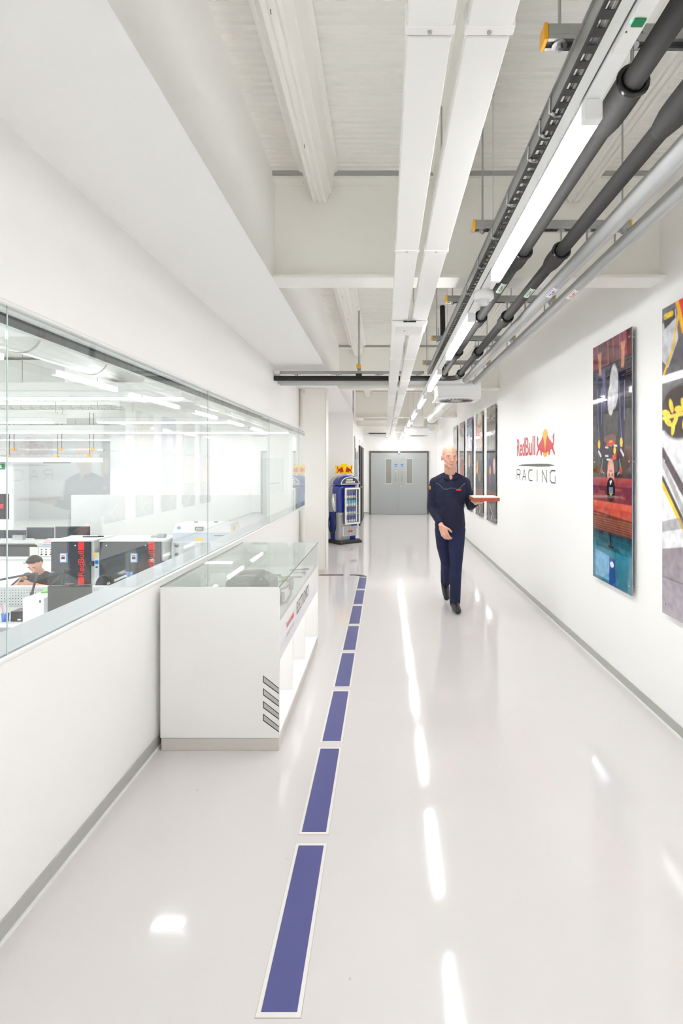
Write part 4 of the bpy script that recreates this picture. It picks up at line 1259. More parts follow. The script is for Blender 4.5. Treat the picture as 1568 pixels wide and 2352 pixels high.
MB().tube([(-0.69, 3.30, ZD + 0.018), (-0.66, 3.25, ZD + 0.018), (-0.625, 3.33, ZD + 0.018), (-0.622, 3.45, ZD + 0.03), (-0.625, 3.50, ZD + 0.06)], 0.008, 8).build('lead', ECU2, t)
MB().box(-0.64, -0.612, 3.485, 3.525, ZD + 0.055, ZD + 0.13).build('plug', ECU2, t, 0.003)
MB().box(-0.73, -0.66, 3.36, 3.46, ZD + 0.001, ZD + 0.05).build('junction_box', ECU, t, 0.005)
t = thing('sensor_lead', 'thin dark sensor lead with a yellow connector', 'cable', (-0.8, 4.0, ZD))
MB().tube([(-0.80, 3.85, ZD + 0.03), (-0.74, 3.95, ZD + 0.02), (-0.70, 3.88, ZD + 0.01), (-0.71, 3.75, ZD + 0.01), (-0.74, 3.68, ZD + 0.012)], 0.005, 8).build('lead', BLACK, t)
MB().box(-0.78, -0.73, 3.95, 3.98, ZD + 0.005, ZD + 0.035).build('connector', OLIVE, t, 0.003)
for k, (x, y, a, L) in enumerate(((-0.74, 4.12, 0.1, 0.09), (-0.70, 4.30, 0.05, 0.05), (-0.72, 4.42, 0.3, 0.08), (-0.88, 4.2, -0.2, 0.05))):
    t = thing('sensor_probe', ['long slim', 'short', 'angled slim', 'stubby'][k] + ' grey sensor probe lying in the glass case', 'sensor', (x, y, ZD))
    d = Vector((math.cos(a), math.sin(a), 0))
    c = Vector((x, y, ZD + 0.008))
    MB().cyl(c - d * L, c + d * L, 0.006, n=10).build('probe_rod', ECU2, t)
    MB().cyl(c + d * L * 0.5, c + d * L, 0.008, n=6).build('probe_head', ECU, t)
t = thing('printed_card', 'small white card lying in the glass case', 'card', (-1.0, 4.35, ZD))
MB().box(-1.08, -0.92, 4.3, 4.42, ZD, ZD + 0.002).build('card_sheet', PAPER, t)
MB().box(-1.06, -0.98, 4.36, 4.37, ZD + 0.002, ZD + 0.0024).box(-1.06, -0.95, 4.335, 4.34, ZD + 0.002, ZD + 0.0024).build('card_print', GREYL, t)

# ------------------------------------------------------------------ drinks cooler shaped like a fuel pump
VX, VY, VA = -0.84, 10.93, math.radians(40)
vm = thing('drinks_cooler', 'blue and silver drinks cooler shaped like an old fuel pump', 'drinks cooler', (VX, VY, 0), VA)
def rrect(wd, dp, r, z, n=5, oy=0.0):
    out = []
    for (sx, sy, a0) in ((1, 1, 0), (-1, 1, PI / 2), (-1, -1, PI), (1, -1, 1.5 * PI)):
        for i in range(n + 1):
            a = a0 + (PI / 2) * i / n
            out.append((sx * (wd / 2 - r) + r * math.cos(a), oy + sy * (dp / 2 - r) + r * math.sin(a), z))
    res = []
    for i, p in enumerate(out):
        q_ = out[(i + 1) % len(out)]
        res.append(p)
        if math.dist(p, q_) > 0.1:
            for j in range(1, 8):
                res.append(tuple(p[c_] + (q_[c_] - p[c_]) * j / 8 for c_ in range(3)))
    return res
MB().loft([rrect(0.58, 0.50, 0.04, 0.001), rrect(0.58, 0.50, 0.04, 0.035), rrect(0.50, 0.44, 0.04, 0.075)], smooth=False).build('base_plate', BLACK, vm, local=True)
lev = [(0.075, 0.44, 0.35), (0.30, 0.48, 0.375), (0.645, 0.52, 0.40)]
b1 = MB()
b1.loft([rrect(a, b, 0.05, z, oy=0.225 - b / 2) for z, a, b in lev])
lo = b1.build('lower_body', [SILVER, RBBLUE], vm, local=True)
for p in lo.data.polygons:
    c = p.center
    p.material_index = 1 if ((c.y < -0.1 and c.x > 0.06) or (c.x < -0.1 and c.y > 0.0)) else 0
b2 = MB()
b2.loft([rrect(a, b, 0.05, z, oy=0.02) for z, a, b in ((0.646, 0.525, 0.405), (0.92, 0.535, 0.41), (1.13, 0.53, 0.405), (1.19, 0.48, 0.37), (1.205, 0.40, 0.31))])
up = b2.build('upper_body', [RBBLUE, SILVER], vm, local=True)
for p in up.data.polygons:
    c = p.center
    p.material_index = 0 if (c.x < 0.16 and c.y < 0.06) else 1
# domed head: half-ellipse profile lofted front to back
hd = MB()
rings = []
for (yy, k) in ((-0.20, 0.90), (-0.19, 1.0), (-0.06, 1.0), (0.04, 1.0), (0.16, 1.0), (0.21, 0.82)):
    rings.append([(0.265 * k * math.cos(PI * i / 20), yy, 1.215 + 0.185 * k * math.sin(PI * i / 20)) for i in range(21)][::-1])
hd.loft(rings)
ho = hd.build('dome_head', [RBBLUE, SILVER], vm, local=True)
for p in ho.data.polygons:
    p.material_index = 1 if p.center.y > 0.0 else 0
fp = [(0.235 * math.cos(PI * i / 20), 0.158 * math.sin(PI * i / 20)) for i in range(21)]
MB().prism(fp, (0, -0.2005, 1.222), (1, 0, 0), (0, 0, 1), (0, -1, 0), 0.006).build('head_trim', WHITEP, vm, local=True)
fp2 = [(0.215 * math.cos(PI * i / 20), 0.012 + 0.130 * math.sin(PI * i / 20)) for i in range(21)]
hp = MB().prism(fp2, (0, -0.2066, 1.222), (1, 0, 0), (0, 0, 1), (0, -1, 0), 0.003).build('head_display', DARKG, vm, local=True)
for (a, b, z0, z1, m_) in ((-0.10, 0.06, 1.300, 1.335, PAPER), (-0.12, 0.12, 1.252, 1.282, PAPER), (-0.02, 0.05, 1.238, 1.248, RED)):
    for k in range(6):
        wch = (b - a) / 6
        MB().box(a + k * wch + 0.003, a + (k + 1) * wch - 0.003, -0.2112, -0.2097, z0, z1).build('display_digit', m_, hp, local=True)
# emblem on top
tp = MB().cyl((0, 0, 1.395), (0, 0, 1.43), 0.03, n=14)
tp.build('emblem_post', STEEL, vm, local=True)
bk = MB()
el_ = [(0.135 * math.cos(2 * PI * i / 28), 0.115 * math.sin(2 * PI * i / 28)) for i in range(28)]
bk.prism(el_, (0, -0.002, 1.53), (1, 0, 0), (0, 0, 1), (0, 1, 0), 0.035)
for sg in (-1, 1):
    bk.prism([(sg * 0.08, -0.075), (sg * 0.16, -0.09), (sg * 0.225, -0.10), (sg * 0.195, -0.03), (sg * 0.22, 0.075), (sg * 0.18, 0.08), (sg * 0.165, 0.05), (sg * 0.08, 0.075)], (0, -0.0022, 1.53), (1, 0, 0), (0, 0, 1), (0, 1, 0), 0.03)
eb = bk.build('emblem_back', LEMON, vm, local=True)
for sg in (-1, 1):
    MB().prism([(sg * (0.022 + p[0] * 0.175), 0.175 * p[1] - 0.075) for p in BULL], (0, -0.003, 1.515), (1, 0, 0), (0, 0, 1), (0, -1, 0), 0.004).build('bull', RED, eb, local=True)
# glazed door
DZ0, DZ1, DXa, DXb, DYf, DYb = 0.40, 1.15, -0.165, 0.215, -0.268, -0.186
dm = MB()
DYm = DYf + 0.032
dm.box(DXa, DXa + 0.03, DYf, DYm, DZ0, DZ1).box(DXb - 0.03, DXb, DYf, DYm, DZ0, DZ1).box(DXa + 0.03, DXb - 0.03, DYf, DYm, DZ0, DZ0 + 0.035).box(DXa + 0.03, DXb - 0.03, DYf, DYm, DZ1 - 0.035, DZ1)
do = dm.build('glazed_door', WHITEP, vm, 0.008, local=True)
gk = MB()
gk.box(DXa + 0.012, DXa + 0.03, DYm, DYb, DZ0 + 0.012, DZ1 - 0.012).box(DXb - 0.03, DXb - 0.012, DYm, DYb, DZ0 + 0.012, DZ1 - 0.012).box(DXa + 0.03, DXb - 0.03, DYm, DYb, DZ0 + 0.012, DZ0 + 0.035).box(DXa + 0.03, DXb - 0.03, DYm, DYb, DZ1 - 0.035, DZ1 - 0.012)
gk.build('door_liner', DARKG, do, local=True)
MB().box(DXa + 0.03, DXb - 0.03, DYf + 0.010, DYf + 0.014, DZ0 + 0.035, DZ1 - 0.035).build('door_glass', GLASS, do, local=True)
MB().box(DXa + 0.03, DXb - 0.03, DYb - 0.005, DYb - 0.001, DZ0 + 0.035, DZ1 - 0.035).build('inner_liner', mat('liner_grey', (0.24, 0.245, 0.25), 0.4, noise=0.03), do, local=True)
MB().box(DXb - 0.05, DXb - 0.038, DYb - 0.009, DYb - 0.005, DZ0 + 0.05, DZ1 - 0.05).build('inner_lamp', SCREEN, do, local=True)
for k in range(2):
    MB().cyl((DXa - 0.004, DYf + 0.03, 0.86 + 0.1 * k), (DXa - 0.02, DYf + 0.03, 0.86 + 0.1 * k), 0.01, n=10).build('hinge_bolt', CHROME, do, local=True)
MB().box(DXb - 0.004, DXb + 0.014, DYf + 0.02, DYf + 0.06, 1.02, 1.18).build('door_handle', BLACK, do, 0.004, local=True)
shz = [0.445, 0.61, 0.775, 0.94]
for z in shz:
    MB().box(DXa + 0.037, DXb - 0.037, DYf + 0.016, DYb - 0.008, z - 0.006, z).build('shelf', STEEL, do, local=True)
# lower panel
lp = MB()
lp.box(-0.16, 0.20, -0.176, -0.140, 0.15, 0.355)
lpo = lp.build('lower_panel', WHITEP, vm, 0.012, local=True)
for (a, b) in ((-0.145, 0.012), (0.022, 0.185)):
    MB().box(a, b, -0.179, -0.1755, 0.165, 0.34).build('panel_half', SILVER, lpo, 0.006, local=True)
emblem(lpo, (0.018, -0.1795, 0.225), (1, 0, 0), (0, 0, 1), 0.13, 0.06, 0.002, SUN, RED, local=True)
# nozzle with hose on the left side
nz = MB().tube([(-0.275, -0.06, 0.66), (-0.315, -0.07, 0.74), (-0.325, -0.06, 0.86), (-0.31, -0.03, 0.97), (-0.275, -0.01, 1.02)], [0.02, 0.028, 0.035, 0.026, 0.015], 12)
nzo = nz.build('fuel_nozzle', CHROME, vm, local=True)
MB().tube([(-0.30, -0.09, 0.70), (-0.335, -0.13, 0.76), (-0.33, -0.12, 0.86), (-0.315, -0.08, 0.92)], 0.009, 8).build('trigger_guard', CHROME, nzo, local=True)
MB().box(-0.30, -0.262, -0.10, 0.04, 0.66, 1.03).build('nozzle_holster', STEEL, vm, 0.01, local=True)
MB().tube(spline([(-0.275, -0.06, 0.66), (-0.30, -0.10, 0.58), (-0.31, -0.13, 0.44), (-0.305, -0.10, 0.30), (-0.29, 0.0, 0.22), (-0.285, 0.12, 0.26), (-0.275, 0.18, 0.42), (-0.262, 0.16, 0.55)]), 0.015, 10).build('hose', RUBBER, vm, local=True)
MB().sphere((-0.205, -0.185, 0.62), 0.02, 10, 8).cyl((-0.205, -0.165, 0.62), (-0.205, -0.20, 0.6), 0.012, n=10).build('key_lock', CHROME, vm, local=True)
# cans
CA, SA = math.cos(VA), math.sin(VA)
def vloc(x, y, z):
    return (VX + x * CA - y * SA, VY + x * SA + y * CA, z)
def can_mesh(c1, c2, nm):
    q = MB()
    q.mi = 0
    q.lathe([(0.0, 0.0), (0.020, 0.0), (0.026, 0.008), (0.0265, 0.05)], (0, 0, 0), 16)
    q.mi = 1
    q.lathe([(0.0265, 0.05), (0.0265, 0.105), (0.022, 0.118), (0.020, 0.12), (0.0, 0.119)], (0, 0, 0), 16)
    return q.mesh(nm, [c1, c2])
CANS = {'s': can_mesh(mat('can_silver', (0.78, 0.79, 0.82), 0.25, 0.4, noise=0.03), mat('can_blue', srgb(70, 80, 170), 0.25, 0.3, noise=0.05), 'can'),
        'c': can_mesh(mat('can_white', (0.82, 0.84, 0.86), 0.25, 0.3, noise=0.03), mat('can_cyan', srgb(96, 190, 214), 0.25, 0.3, noise=0.04), 'can')}
for r_, z in enumerate(shz):
    kd = 'c' if r_ == 2 else 's'
    rowname = ['lowest', 'second lowest', 'second highest', 'highest'][r_]
    for i in range(4):
        o = bpy.data.objects.new('drink_can', CANS[kd])
        COL.objects.link(o)
        o.location = vloc(-0.098 + i * 0.063, -0.2235, z + 0.0005)
        tag(o, ('pale blue' if kd == 'c' else 'blue and silver') + ' can on the ' + rowname + ' cooler shelf, ' + ORD[i] + ' from the hinge bolts', 'can', 'drink cans on the ' + rowname + ' cooler shelf')

# ------------------------------------------------------------------ people
def blob_chain(mb, pts, n=10):
    """pts: list of (pos, radius or (rx,ry,rz)); fills the gaps with spheres"""
    for (p0, r0), (p1, r1) in zip(pts[:-1], pts[1:]):
        p0, p1 = Vector(p0), Vector(p1)
        a = Vector(r0) if isinstance(r0, (tuple, list)) else Vector((r0,) * 3)
        b = Vector(r1) if isinstance(r1, (tuple, list)) else Vector((r1,) * 3)
        L = (p1 - p0).length
        k = max(2, int(L / (0.35 * min(min(a), min(b)))))
        for i in range(k + 1):
            f = i / k
            mb.sphere(p0.lerp(p1, f), tuple(a.lerp(b, f)), n, 8)

def remeshed(name, mb, m, parent, voxel=0.008, smooth=3):
    me = mb.mesh(name + '_src', m)
    tmp = bpy.data.objects.new('tmp', me)
    COL.objects.link(tmp)
    r = tmp.modifiers.new('r', 'REMESH')
    r.mode = 'VOXEL'
    r.voxel_size = voxel
    r.use_smooth_shade = True
    s_ = tmp.modifiers.new('s', 'SMOOTH')
    s_.iterations = smooth
    s_.factor = 0.5
    dg = bpy.context.evaluated_depsgraph_get()
    dg.update()
    out = bpy.data.meshes.new_from_object(tmp.evaluated_get(dg))
    bpy.data.objects.remove(tmp)
    bpy.data.meshes.remove(me)
    out.name = name
    out.materials.clear()
    out.materials.append(m)
    for p in out.polygons:
        p.use_smooth = True
    o = bpy.data.objects.new(name, out)
    COL.objects.link(o)
    o.parent = parent
    return o

def head_blobs(mb, M):
    def P(x, y, z): return M @ Vector((x, y, z))
    k_ = M.to_scale()[0]
    def S(c, r): mb.sphere(P(*c), tuple(q_ * k_ for q_ in r), 14, 10)
    # head local: origin at skull centre, face towards -y, 0.235 tall
    S((0, 0.012, 0.035), (0.076, 0.094, 0.084))
    S((0, -0.012, 0.0), (0.070, 0.080, 0.075))
    S((0, -0.022, -0.045), (0.060, 0.066, 0.055))
    S((0, -0.040, -0.085), (0.042, 0.042, 0.034))
    S((0, -0.070, -0.098), (0.020, 0.016, 0.016))
    for sx in (-1, 1):
        S((sx * 0.040, -0.046, -0.026), (0.026, 0.028, 0.028))
        S((sx * 0.032, -0.080, 0.022), (0.026, 0.012, 0.009))
        S((sx * 0.078, 0.010, -0.012), (0.010, 0.020, 0.030))
        S((sx * 0.012, -0.098, -0.036), (0.010, 0.010, 0.008))
        S((sx * 0.036, -0.022, -0.072), (0.026, 0.040, 0.030))
    for i in range(8):
        f = i / 7
        S((0, -0.084 - 0.022 * f, 0.012 - 0.048 * f), (0.009 + 0.004 * f, 0.012, 0.010))
    S((0, -0.088, -0.064), (0.022, 0.010, 0.006))
    S((0, -0.085, -0.074), (0.018, 0.010, 0.007))

def face_parts(parent, M, browm, hair=False):
    for sx in (-1, 1):
        q = MB(); q.sphere(M @ Vector((sx * 0.031, -0.0775, 0.004)), (0.012, 0.008, 0.007), 12, 8)
        e = q.build('eye', PAPER, parent, local=True)
        q = MB(); q.sphere(M @ Vector((sx * 0.031, -0.0835, 0.004)), (0.005, 0.004, 0.005), 10, 8)
        q.build('iris', BLACK, e, local=True)
        q = MB(); q.sphere(M @ Vector((sx * 0.032, -0.089, 0.026)), (0.019, 0.005, 0.004), 10, 6)
        q.build('eyebrow', browm, parent, local=True)
    q = MB(); q.sphere(M @ Vector((0, -0.096, -0.069)), (0.019, 0.004, 0.003), 12, 6)
    q.build('mouth', mat('lip', srgb(178, 104, 96), 0.5, noise=0.04), parent, local=True)

def hand(mb, wrist, fdir, palm_n, thumb_side, s=1.0, curl=0.6):
    """wrist pos, finger direction, palm normal (towards the curl), thumb side direction"""
    w0 = Vector(wrist); f = Vector(fdir).normalized(); n = Vector(palm_n).normalized(); t = Vector(thumb_side).normalized()
    for i in range(6):
        k = i / 5
        c = w0 + f * (0.015 + 0.075 * k) * s
        for j in (-1, 0, 1):
            mb.sphere(c + t * (j * (0.020 + 0.008 * k)) * s, 0.0165 * s, 8, 6)
    for j, (off, ln) in enumerate(((0.030, 0.068), (0.010, 0.076), (-0.011, 0.071), (-0.030, 0.056))):
        p = w0 + f * 0.092 * s + t * off * s
        d = f.copy()
        r = 0.0098 * s
        pts = [(p, r)]
        for sgm in range(3):
            ang = curl * (0.5 + 0.5 * sgm)
            d = (f * math.cos(ang) + n * math.sin(ang)).normalized()
            p = p + d * (ln * s * (0.45, 0.31, 0.24)[sgm])
            pts.append((p, r * (0.95, 0.88, 0.8)[sgm]))
        blob_chain(mb, pts, 8)
    p = w0 + f * 0.025 * s + t * 0.030 * s
    d = (f * 0.65 + t * 0.65 + n * 0.25).normalized()
    p2 = p + d * 0.045 * s
    d2 = (f * 0.9 + t * 0.15 + n * 0.35).normalized()
    p3 = p2 + d2 * 0.032 * s
    blob_chain(mb, [(p, 0.014 * s), (p2, 0.0115 * s), (p3, 0.0095 * s)], 8)

def shoe(name, parent, ankle, fwd, m):
    a = Vector(ankle); f = Vector(fwd).normalized()
    q = MB()
    for i in range(12):
        k = i / 11
        c = a + f * (-0.07 + 0.24 * k)
        hgt = 0.062 * (1 - k) + 0.034 * k
        wd = 0.036 + 0.014 * math.sin(PI * min(1, 0.25 + k * 0.75))
        q.sphere((c.x, c.y, c.z - 0.075 + hgt), (wd, 0.045, hgt), 12, 8)
    q.sphere(a + Vector((0, 0, 0.01)), (0.042, 0.05, 0.05), 12, 8)
    o = remeshed(name, q, m, parent, 0.009, 2)
    return o

# --- the man walking towards us
man = thing('person', 'bald man in navy shirt and trousers walking with a brown folder', 'person', (0.735, 5.86, 0))
bd = MB()
HM = Matrix.Translation((-0.012, -0.03, 1.70)) @ Matrix.Scale(1.08, 4) @ Matrix.Rotation(math.radians(8), 4, 'Z') @ Matrix.Rotation(math.radians(4), 4, 'X')
head_blobs(bd, HM)
blob_chain(bd, [((-0.008, 0.01, 1.63), 0.058), ((0.0, 0.025, 1.47), 0.066)], 12)
blob_chain(bd, [((0, 0.02, 1.38), (0.12, 0.08, 0.06)), ((0, 0.02, 1.25), (0.14, 0.10, 0.08)), ((0, 0.02, 1.0), (0.135, 0.10, 0.09))], 14)
SHR, ELR, WRR = (-0.165, 0.02, 1.40), (-0.205, 0.05, 1.13), (-0.115, -0.155, 0.945)     # his right (seen left)
SHL, ELL_, WRL = (0.165, 0.03, 1.40), (0.245, 0.09, 1.15), (0.265, -0.13, 1.20)          # his left
blob_chain(bd, [(SHR, 0.05), (ELR, 0.038), (WRR, 0.028)], 10)
blob_chain(bd, [(SHL, 0.05), (ELL_, 0.038), (WRL, 0.028)], 10)
hand(bd, WRR, (0.35, -0.30, -0.90), (0.5, 0.75, 0.1), (0.75, -0.55, 0.3), 1.12, 0.75)
hand(bd, WRL, (0.12, -0.95, 0.05), (0, 0.05, 1), (-1, -0.1, 0.1), 1.05, 0.15)
HIPL, KNL, ANL = (0.075, 0.0, 0.94), (0.055, -0.06, 0.50), (0.045, -0.06, 0.085)
HIPR, KNR, ANR = (-0.075, 0.03, 0.94), (-0.03, 0.08, 0.51), (-0.005, 0.42, 0.19)
for (a, b, c) in ((HIPL, KNL, ANL), (HIPR, KNR, ANR)):
    blob_chain(bd, [(a, 0.072), (b, 0.048), (c, 0.034)], 10)
remeshed('body', bd, SKIN, man, 0.0058, 2)
face_parts(man, HM, mat('brow_fair', srgb(170, 130, 106), 0.7, noise=0.1))
sh = MB()
blob_chain(sh, [((0, 0.02, 1.475), (0.10, 0.075, 0.035)), ((0, 0.02, 1.405), (0.165, 0.105, 0.055)), ((0, 0.015, 1.30), (0.178, 0.125, 0.09)), ((0, 0.01, 1.12), (0.158, 0.125, 0.09)), ((0, 0.012, 0.95), (0.175, 0.128, 0.07)), ((0, 0.012, 0.90), (0.172, 0.122, 0.03))], 18)
blob_chain(sh, [((-0.06, 0.025, 1.485), 0.045), ((-0.165, 0.022, 1.415), 0.060)], 12)
blob_chain(sh, [((0.06, 0.025, 1.485), 0.045), ((0.165, 0.03, 1.415), 0.060)], 12)
blob_chain(sh, [((-0.170, 0.02, 1.41), 0.064), (ELR, 0.056), ((-0.135, -0.12, 0.985), 0.042)], 12)
blob_chain(sh, [((0.170, 0.03, 1.41), 0.064), (ELL_, 0.056), ((0.262, -0.09, 1.19), 0.042)], 12)
shirt = remeshed('shirt', sh, NAVY, man, 0.009, 10)
q = MB()
c = [(0.068 * math.cos(a) - 0.002, 0.016 + 0.064 * math.sin(a), 1.512 - 0.024 * (1 - math.sin(a))) for a in [2 * PI * i / 24 - PI / 2 + 0.25 + (2 * PI - 0.5) * 0 for i in range(25)]]
q.tube(c, 0.014, 8, cap=False)
q.build('collar', NAVY, man, local=True)
for sx in (-1, 1):
    q = MB()
    q.prism([(0.0, 0.0), (0.055, 0.035), (0.050, 0.070), (0.012, 0.078), (-0.012, 0.03)] if sx > 0 else [(0.0, 0.0), (-0.055, 0.035), (-0.050, 0.070), (-0.012, 0.078), (0.012, 0.03)],
            (sx * 0.026, -0.083, 1.435), (1, 0.15 * sx, 0), (0, 0.42, 0.9), (0, -0.9, 0.42), 0.008)
    q.build('collar_flap', NAVY, man, 0.002, local=True)
q = MB()
q.sphere((0, -0.046, 1.462), (0.026, 0.022, 0.034), 12, 8)
q.build('open_neck', SKIN, man, local=True)
q = MB()
q.tube([(0.178 * math.sin(f_ * 1.2), -0.120 + 0.075 * f_ ** 4 + 0.012 * f_ * f_, 1.345 + 0.075 * f_ * f_ + 0.012 * math.cos(f_ * 9)) for f_ in [-1 + 0.125 * i for i in range(17)]], 0.0026, 6)
q.build('chest_piping', mat('piping_blue', srgb(92, 106, 144), 0.6, noise=0.04), man, local=True)
q = MB(); q.box(-0.232, -0.222, -0.02, 0.035, 1.335, 1.375); q.build('sleeve_badge', SUN, man, 0.003, local=True)
q = MB(); q.box(0.05, 0.105, -0.125, -0.112, 1.325, 1.345); q.build('chest_badge', RED, man, 0.003, local=True)
tr_ = MB()
blob_chain(tr_, [((0, 0.015, 0.98), (0.160, 0.112, 0.05)), ((0, 0.012, 0.88), (0.165, 0.118, 0.08))], 16)
blob_chain(tr_, [((0.078, 0.0, 0.88), 0.096), ((0.065, -0.04, 0.68), 0.086), ((0.056, -0.065, 0.49), 0.070), ((0.050, -0.058, 0.30), 0.066), ((0.046, -0.055, 0.095), 0.062)], 14)
blob_chain(tr_, [((-0.078, 0.03, 0.88), 0.096), ((-0.065, 0.065, 0.70), 0.086), ((-0.03, 0.08, 0.51), 0.070), ((-0.018, 0.24, 0.36), 0.066), ((-0.005, 0.40, 0.215), 0.060)], 14)
remeshed('trousers', tr_, NAVY2, man, 0.009, 8)
s1 = shoe('shoe', man, (0.045, -0.06, 0.078), (0.06, -1, 0), SHOE)
q = MB(); q.sphere((0.035, -0.165, 0.075), (0.014, 0.018, 0.008), 8, 6); q.build('red_tongue', RED, s1, local=True)
s2 = shoe('shoe', man, (-0.005, 0.44, 0.178), (0, -0.85, -0.52), SHOE)
fo = thing('folder', 'brown folder with white papers carried flat by the walking man', 'folder', (1.03, 5.60, 1.22))
FX0, FX1, FY0, FY1, FZ = 0.93, 1.20, 5.44, 5.76, 1.232
MB().box(FX0, FX1, FY0, FY1, FZ, FZ + 0.034).build('folder_case', FOLDER, fo, 0.004)
MB().box(FX0 + 0.005, FX1 - 0.005, FY0 + 0.004, FY1 - 0.004, FZ + 0.034, FZ + 0.044).build('paper_stack', PAPER, fo)

# ------------------------------------------------------------------ workshop behind the glass
struct('floor_workshop', MB().box(LX0, XL - 0.222, Y0, LY1, LZ - 0.1, LZ), LABFLOOR, 'pale workshop floor below the glazing')
struct('ceiling_workshop', MB().box(LX0, XL - 0.222, Y0, LY1, LZC, LZC + 0.1), CEIL, 'pale workshop ceiling')
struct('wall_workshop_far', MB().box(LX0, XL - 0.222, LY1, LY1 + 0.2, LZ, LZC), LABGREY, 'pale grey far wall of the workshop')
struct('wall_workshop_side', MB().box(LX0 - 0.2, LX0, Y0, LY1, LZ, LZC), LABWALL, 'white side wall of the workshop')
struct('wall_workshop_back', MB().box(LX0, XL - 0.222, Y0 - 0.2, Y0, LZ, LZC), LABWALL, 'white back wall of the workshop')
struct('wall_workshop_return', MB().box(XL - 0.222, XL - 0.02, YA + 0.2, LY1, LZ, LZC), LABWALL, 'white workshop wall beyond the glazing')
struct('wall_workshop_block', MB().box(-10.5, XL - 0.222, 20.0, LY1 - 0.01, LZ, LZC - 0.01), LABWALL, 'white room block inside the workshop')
struct('door_4', MB().box(-4.75, -3.9, 19.955, 19.999, LZ, 1.9), mat('lab_door', (0.70, 0.73, 0.74), 0.4, noise=0.02), 'pale door in the workshop room block')

# rafts with strip lights
def raft(y, x0, x1, lab, zt=EYE + 1.10, hh=0.26):
    t = thing('light_raft', lab, 'light', (0.5 * (x0 + x1), y, zt))
    MB().box(x0, x1, y, y + 0.6, zt + 0.012, zt + hh).build('raft_body', LABW, t, 0.004)
    MB().box(x0, x1, y - 0.012, y - 0.001, zt + hh * 0.45, zt + hh * 0.47).build('raft_groove', LABGREY, t)
    MB().box(x0 + 0.05, x1 - 0.02, y + 0.005, y + 0.095, zt - 0.02, zt + 0.011).build('strip_lens', LABLENS, t)
    for x in np.arange(x0 + min(0.8, 0.4 * (x1 - x0)), x1 - 0.05, 2.4):
        MB().cyl((x, y + 0.3, zt + hh), (x, y + 0.3, LZC - 0.002), 0.006, n=6).build('hanger', GALV, t)
raft(8.5, -16.5, -3.3, 'long white raft with strip light, directly above the benches')
raft(13.2, -16.5, -8.4, 'white raft with strip light, left part of the second row')
raft(13.2, -7.3, -3.85, 'white raft with strip light, right part of the second row')
raft(17.4, -16.5, -3.2, 'white raft with strip light in the row before the white room block')
raft(22.2, -16.5, -10.8, 'white raft with strip light over the grey far wall')
raft(3.9, -16.5, -3.0, 'added unseen white raft with strip light alongside the glass')  # out of view, added to brighten the workshop
raft(4.84, -2.45, -1.85, 'short white strip light hung close behind the glass')
raft(-0.8, -16.5, -3.0, 'added unseen white raft with strip light near the workshop back wall')  # also unseen, added for more workshop light

# big round duct with elbow, box plenum
wd_ = thing('supply_duct', 'large white round duct under the workshop ceiling', 'duct', (-4.3, 4.0, EYE + 1.2))
MB().tube([(-4.9, 4.55, EYE + 1.66), (-4.9, 5.0, EYE + 1.66), (-4.75, 5.5, EYE + 1.66), (-4.55, 6.0, EYE + 1.66), (-4.5, 6.5, EYE + 1.66), (-4.5, 9.3, EYE + 1.66)], 0.26, 28).build('duct_body', DUCTW, wd_)
for y in (5.2, 6.45, 8.0):
    x = -4.85 if y < 5.4 else -4.5
    MB().tube([(x, y, EYE + 1.66), (x, y + 0.03, EYE + 1.66)], 0.268, 28).build('duct_joint', PIPEG, wd_)
MB().tube([(-4.5, 9.3, EYE + 1.66), (-4.5, 9.32, EYE + 1.66)], 0.2, 28).build('duct_end', DUCTW, wd_)
t = thing('plenum', 'square pale plenum box hanging behind the round duct', 'duct', (-6.6, 9.6, EYE + 1.45))
MB().box(-7.6, -6.3, 9.6, 10.3, EYE + 1.36, EYE + 1.95).build('plenum_box', LABW, t, 0.005)
MB().box(-7.62, -6.28, 9.58, 10.32, EYE + 1.33, EYE + 1.36).build('plenum_flange', LABW, t)
t = thing('plenum', 'pale plenum box above the second strip-light row', 'duct', (-5.6, 14.2, EYE + 1.45))
MB().box(-7.2, -5.0, 14.2, 15.0, EYE + 1.32, EYE + 1.95).build('plenum_box', LABW, t, 0.005)
MB().box(-7.22, -4.98, 14.18, 15.02, EYE + 1.29, EYE + 1.32).build('plenum_flange', LABW, t)
t = thing('wire_basket', 'galvanised wire basket tray under the workshop ceiling', 'cable tray', (-9, 11.5, EYE + 1.25))
for zz in (0.0, 0.06):
    for yy in (11.5, 11.8):
        MB().cyl((-12.5, yy, EYE + 1.27 + zz), (-5.9, yy, EYE + 1.27 + zz), 0.006, n=6).build('basket_wire', GALV, t)
for x in np.arange(-12.4, -5.9, 0.22):
    MB().tube([(x, 11.5, EYE + 1.34), (x, 11.5, EYE + 1.265), (x, 11.8, EYE + 1.265), (x, 11.8, EYE + 1.34)], 0.005, 6).build('basket_rib', GALV, t)
for x in (-11, -8.4, -6.4):
    MB().cyl((x, 11.65, EYE + 1.27), (x, 11.65, LZC - 0.001), 0.006, n=6).build('hanger', GALV, t)
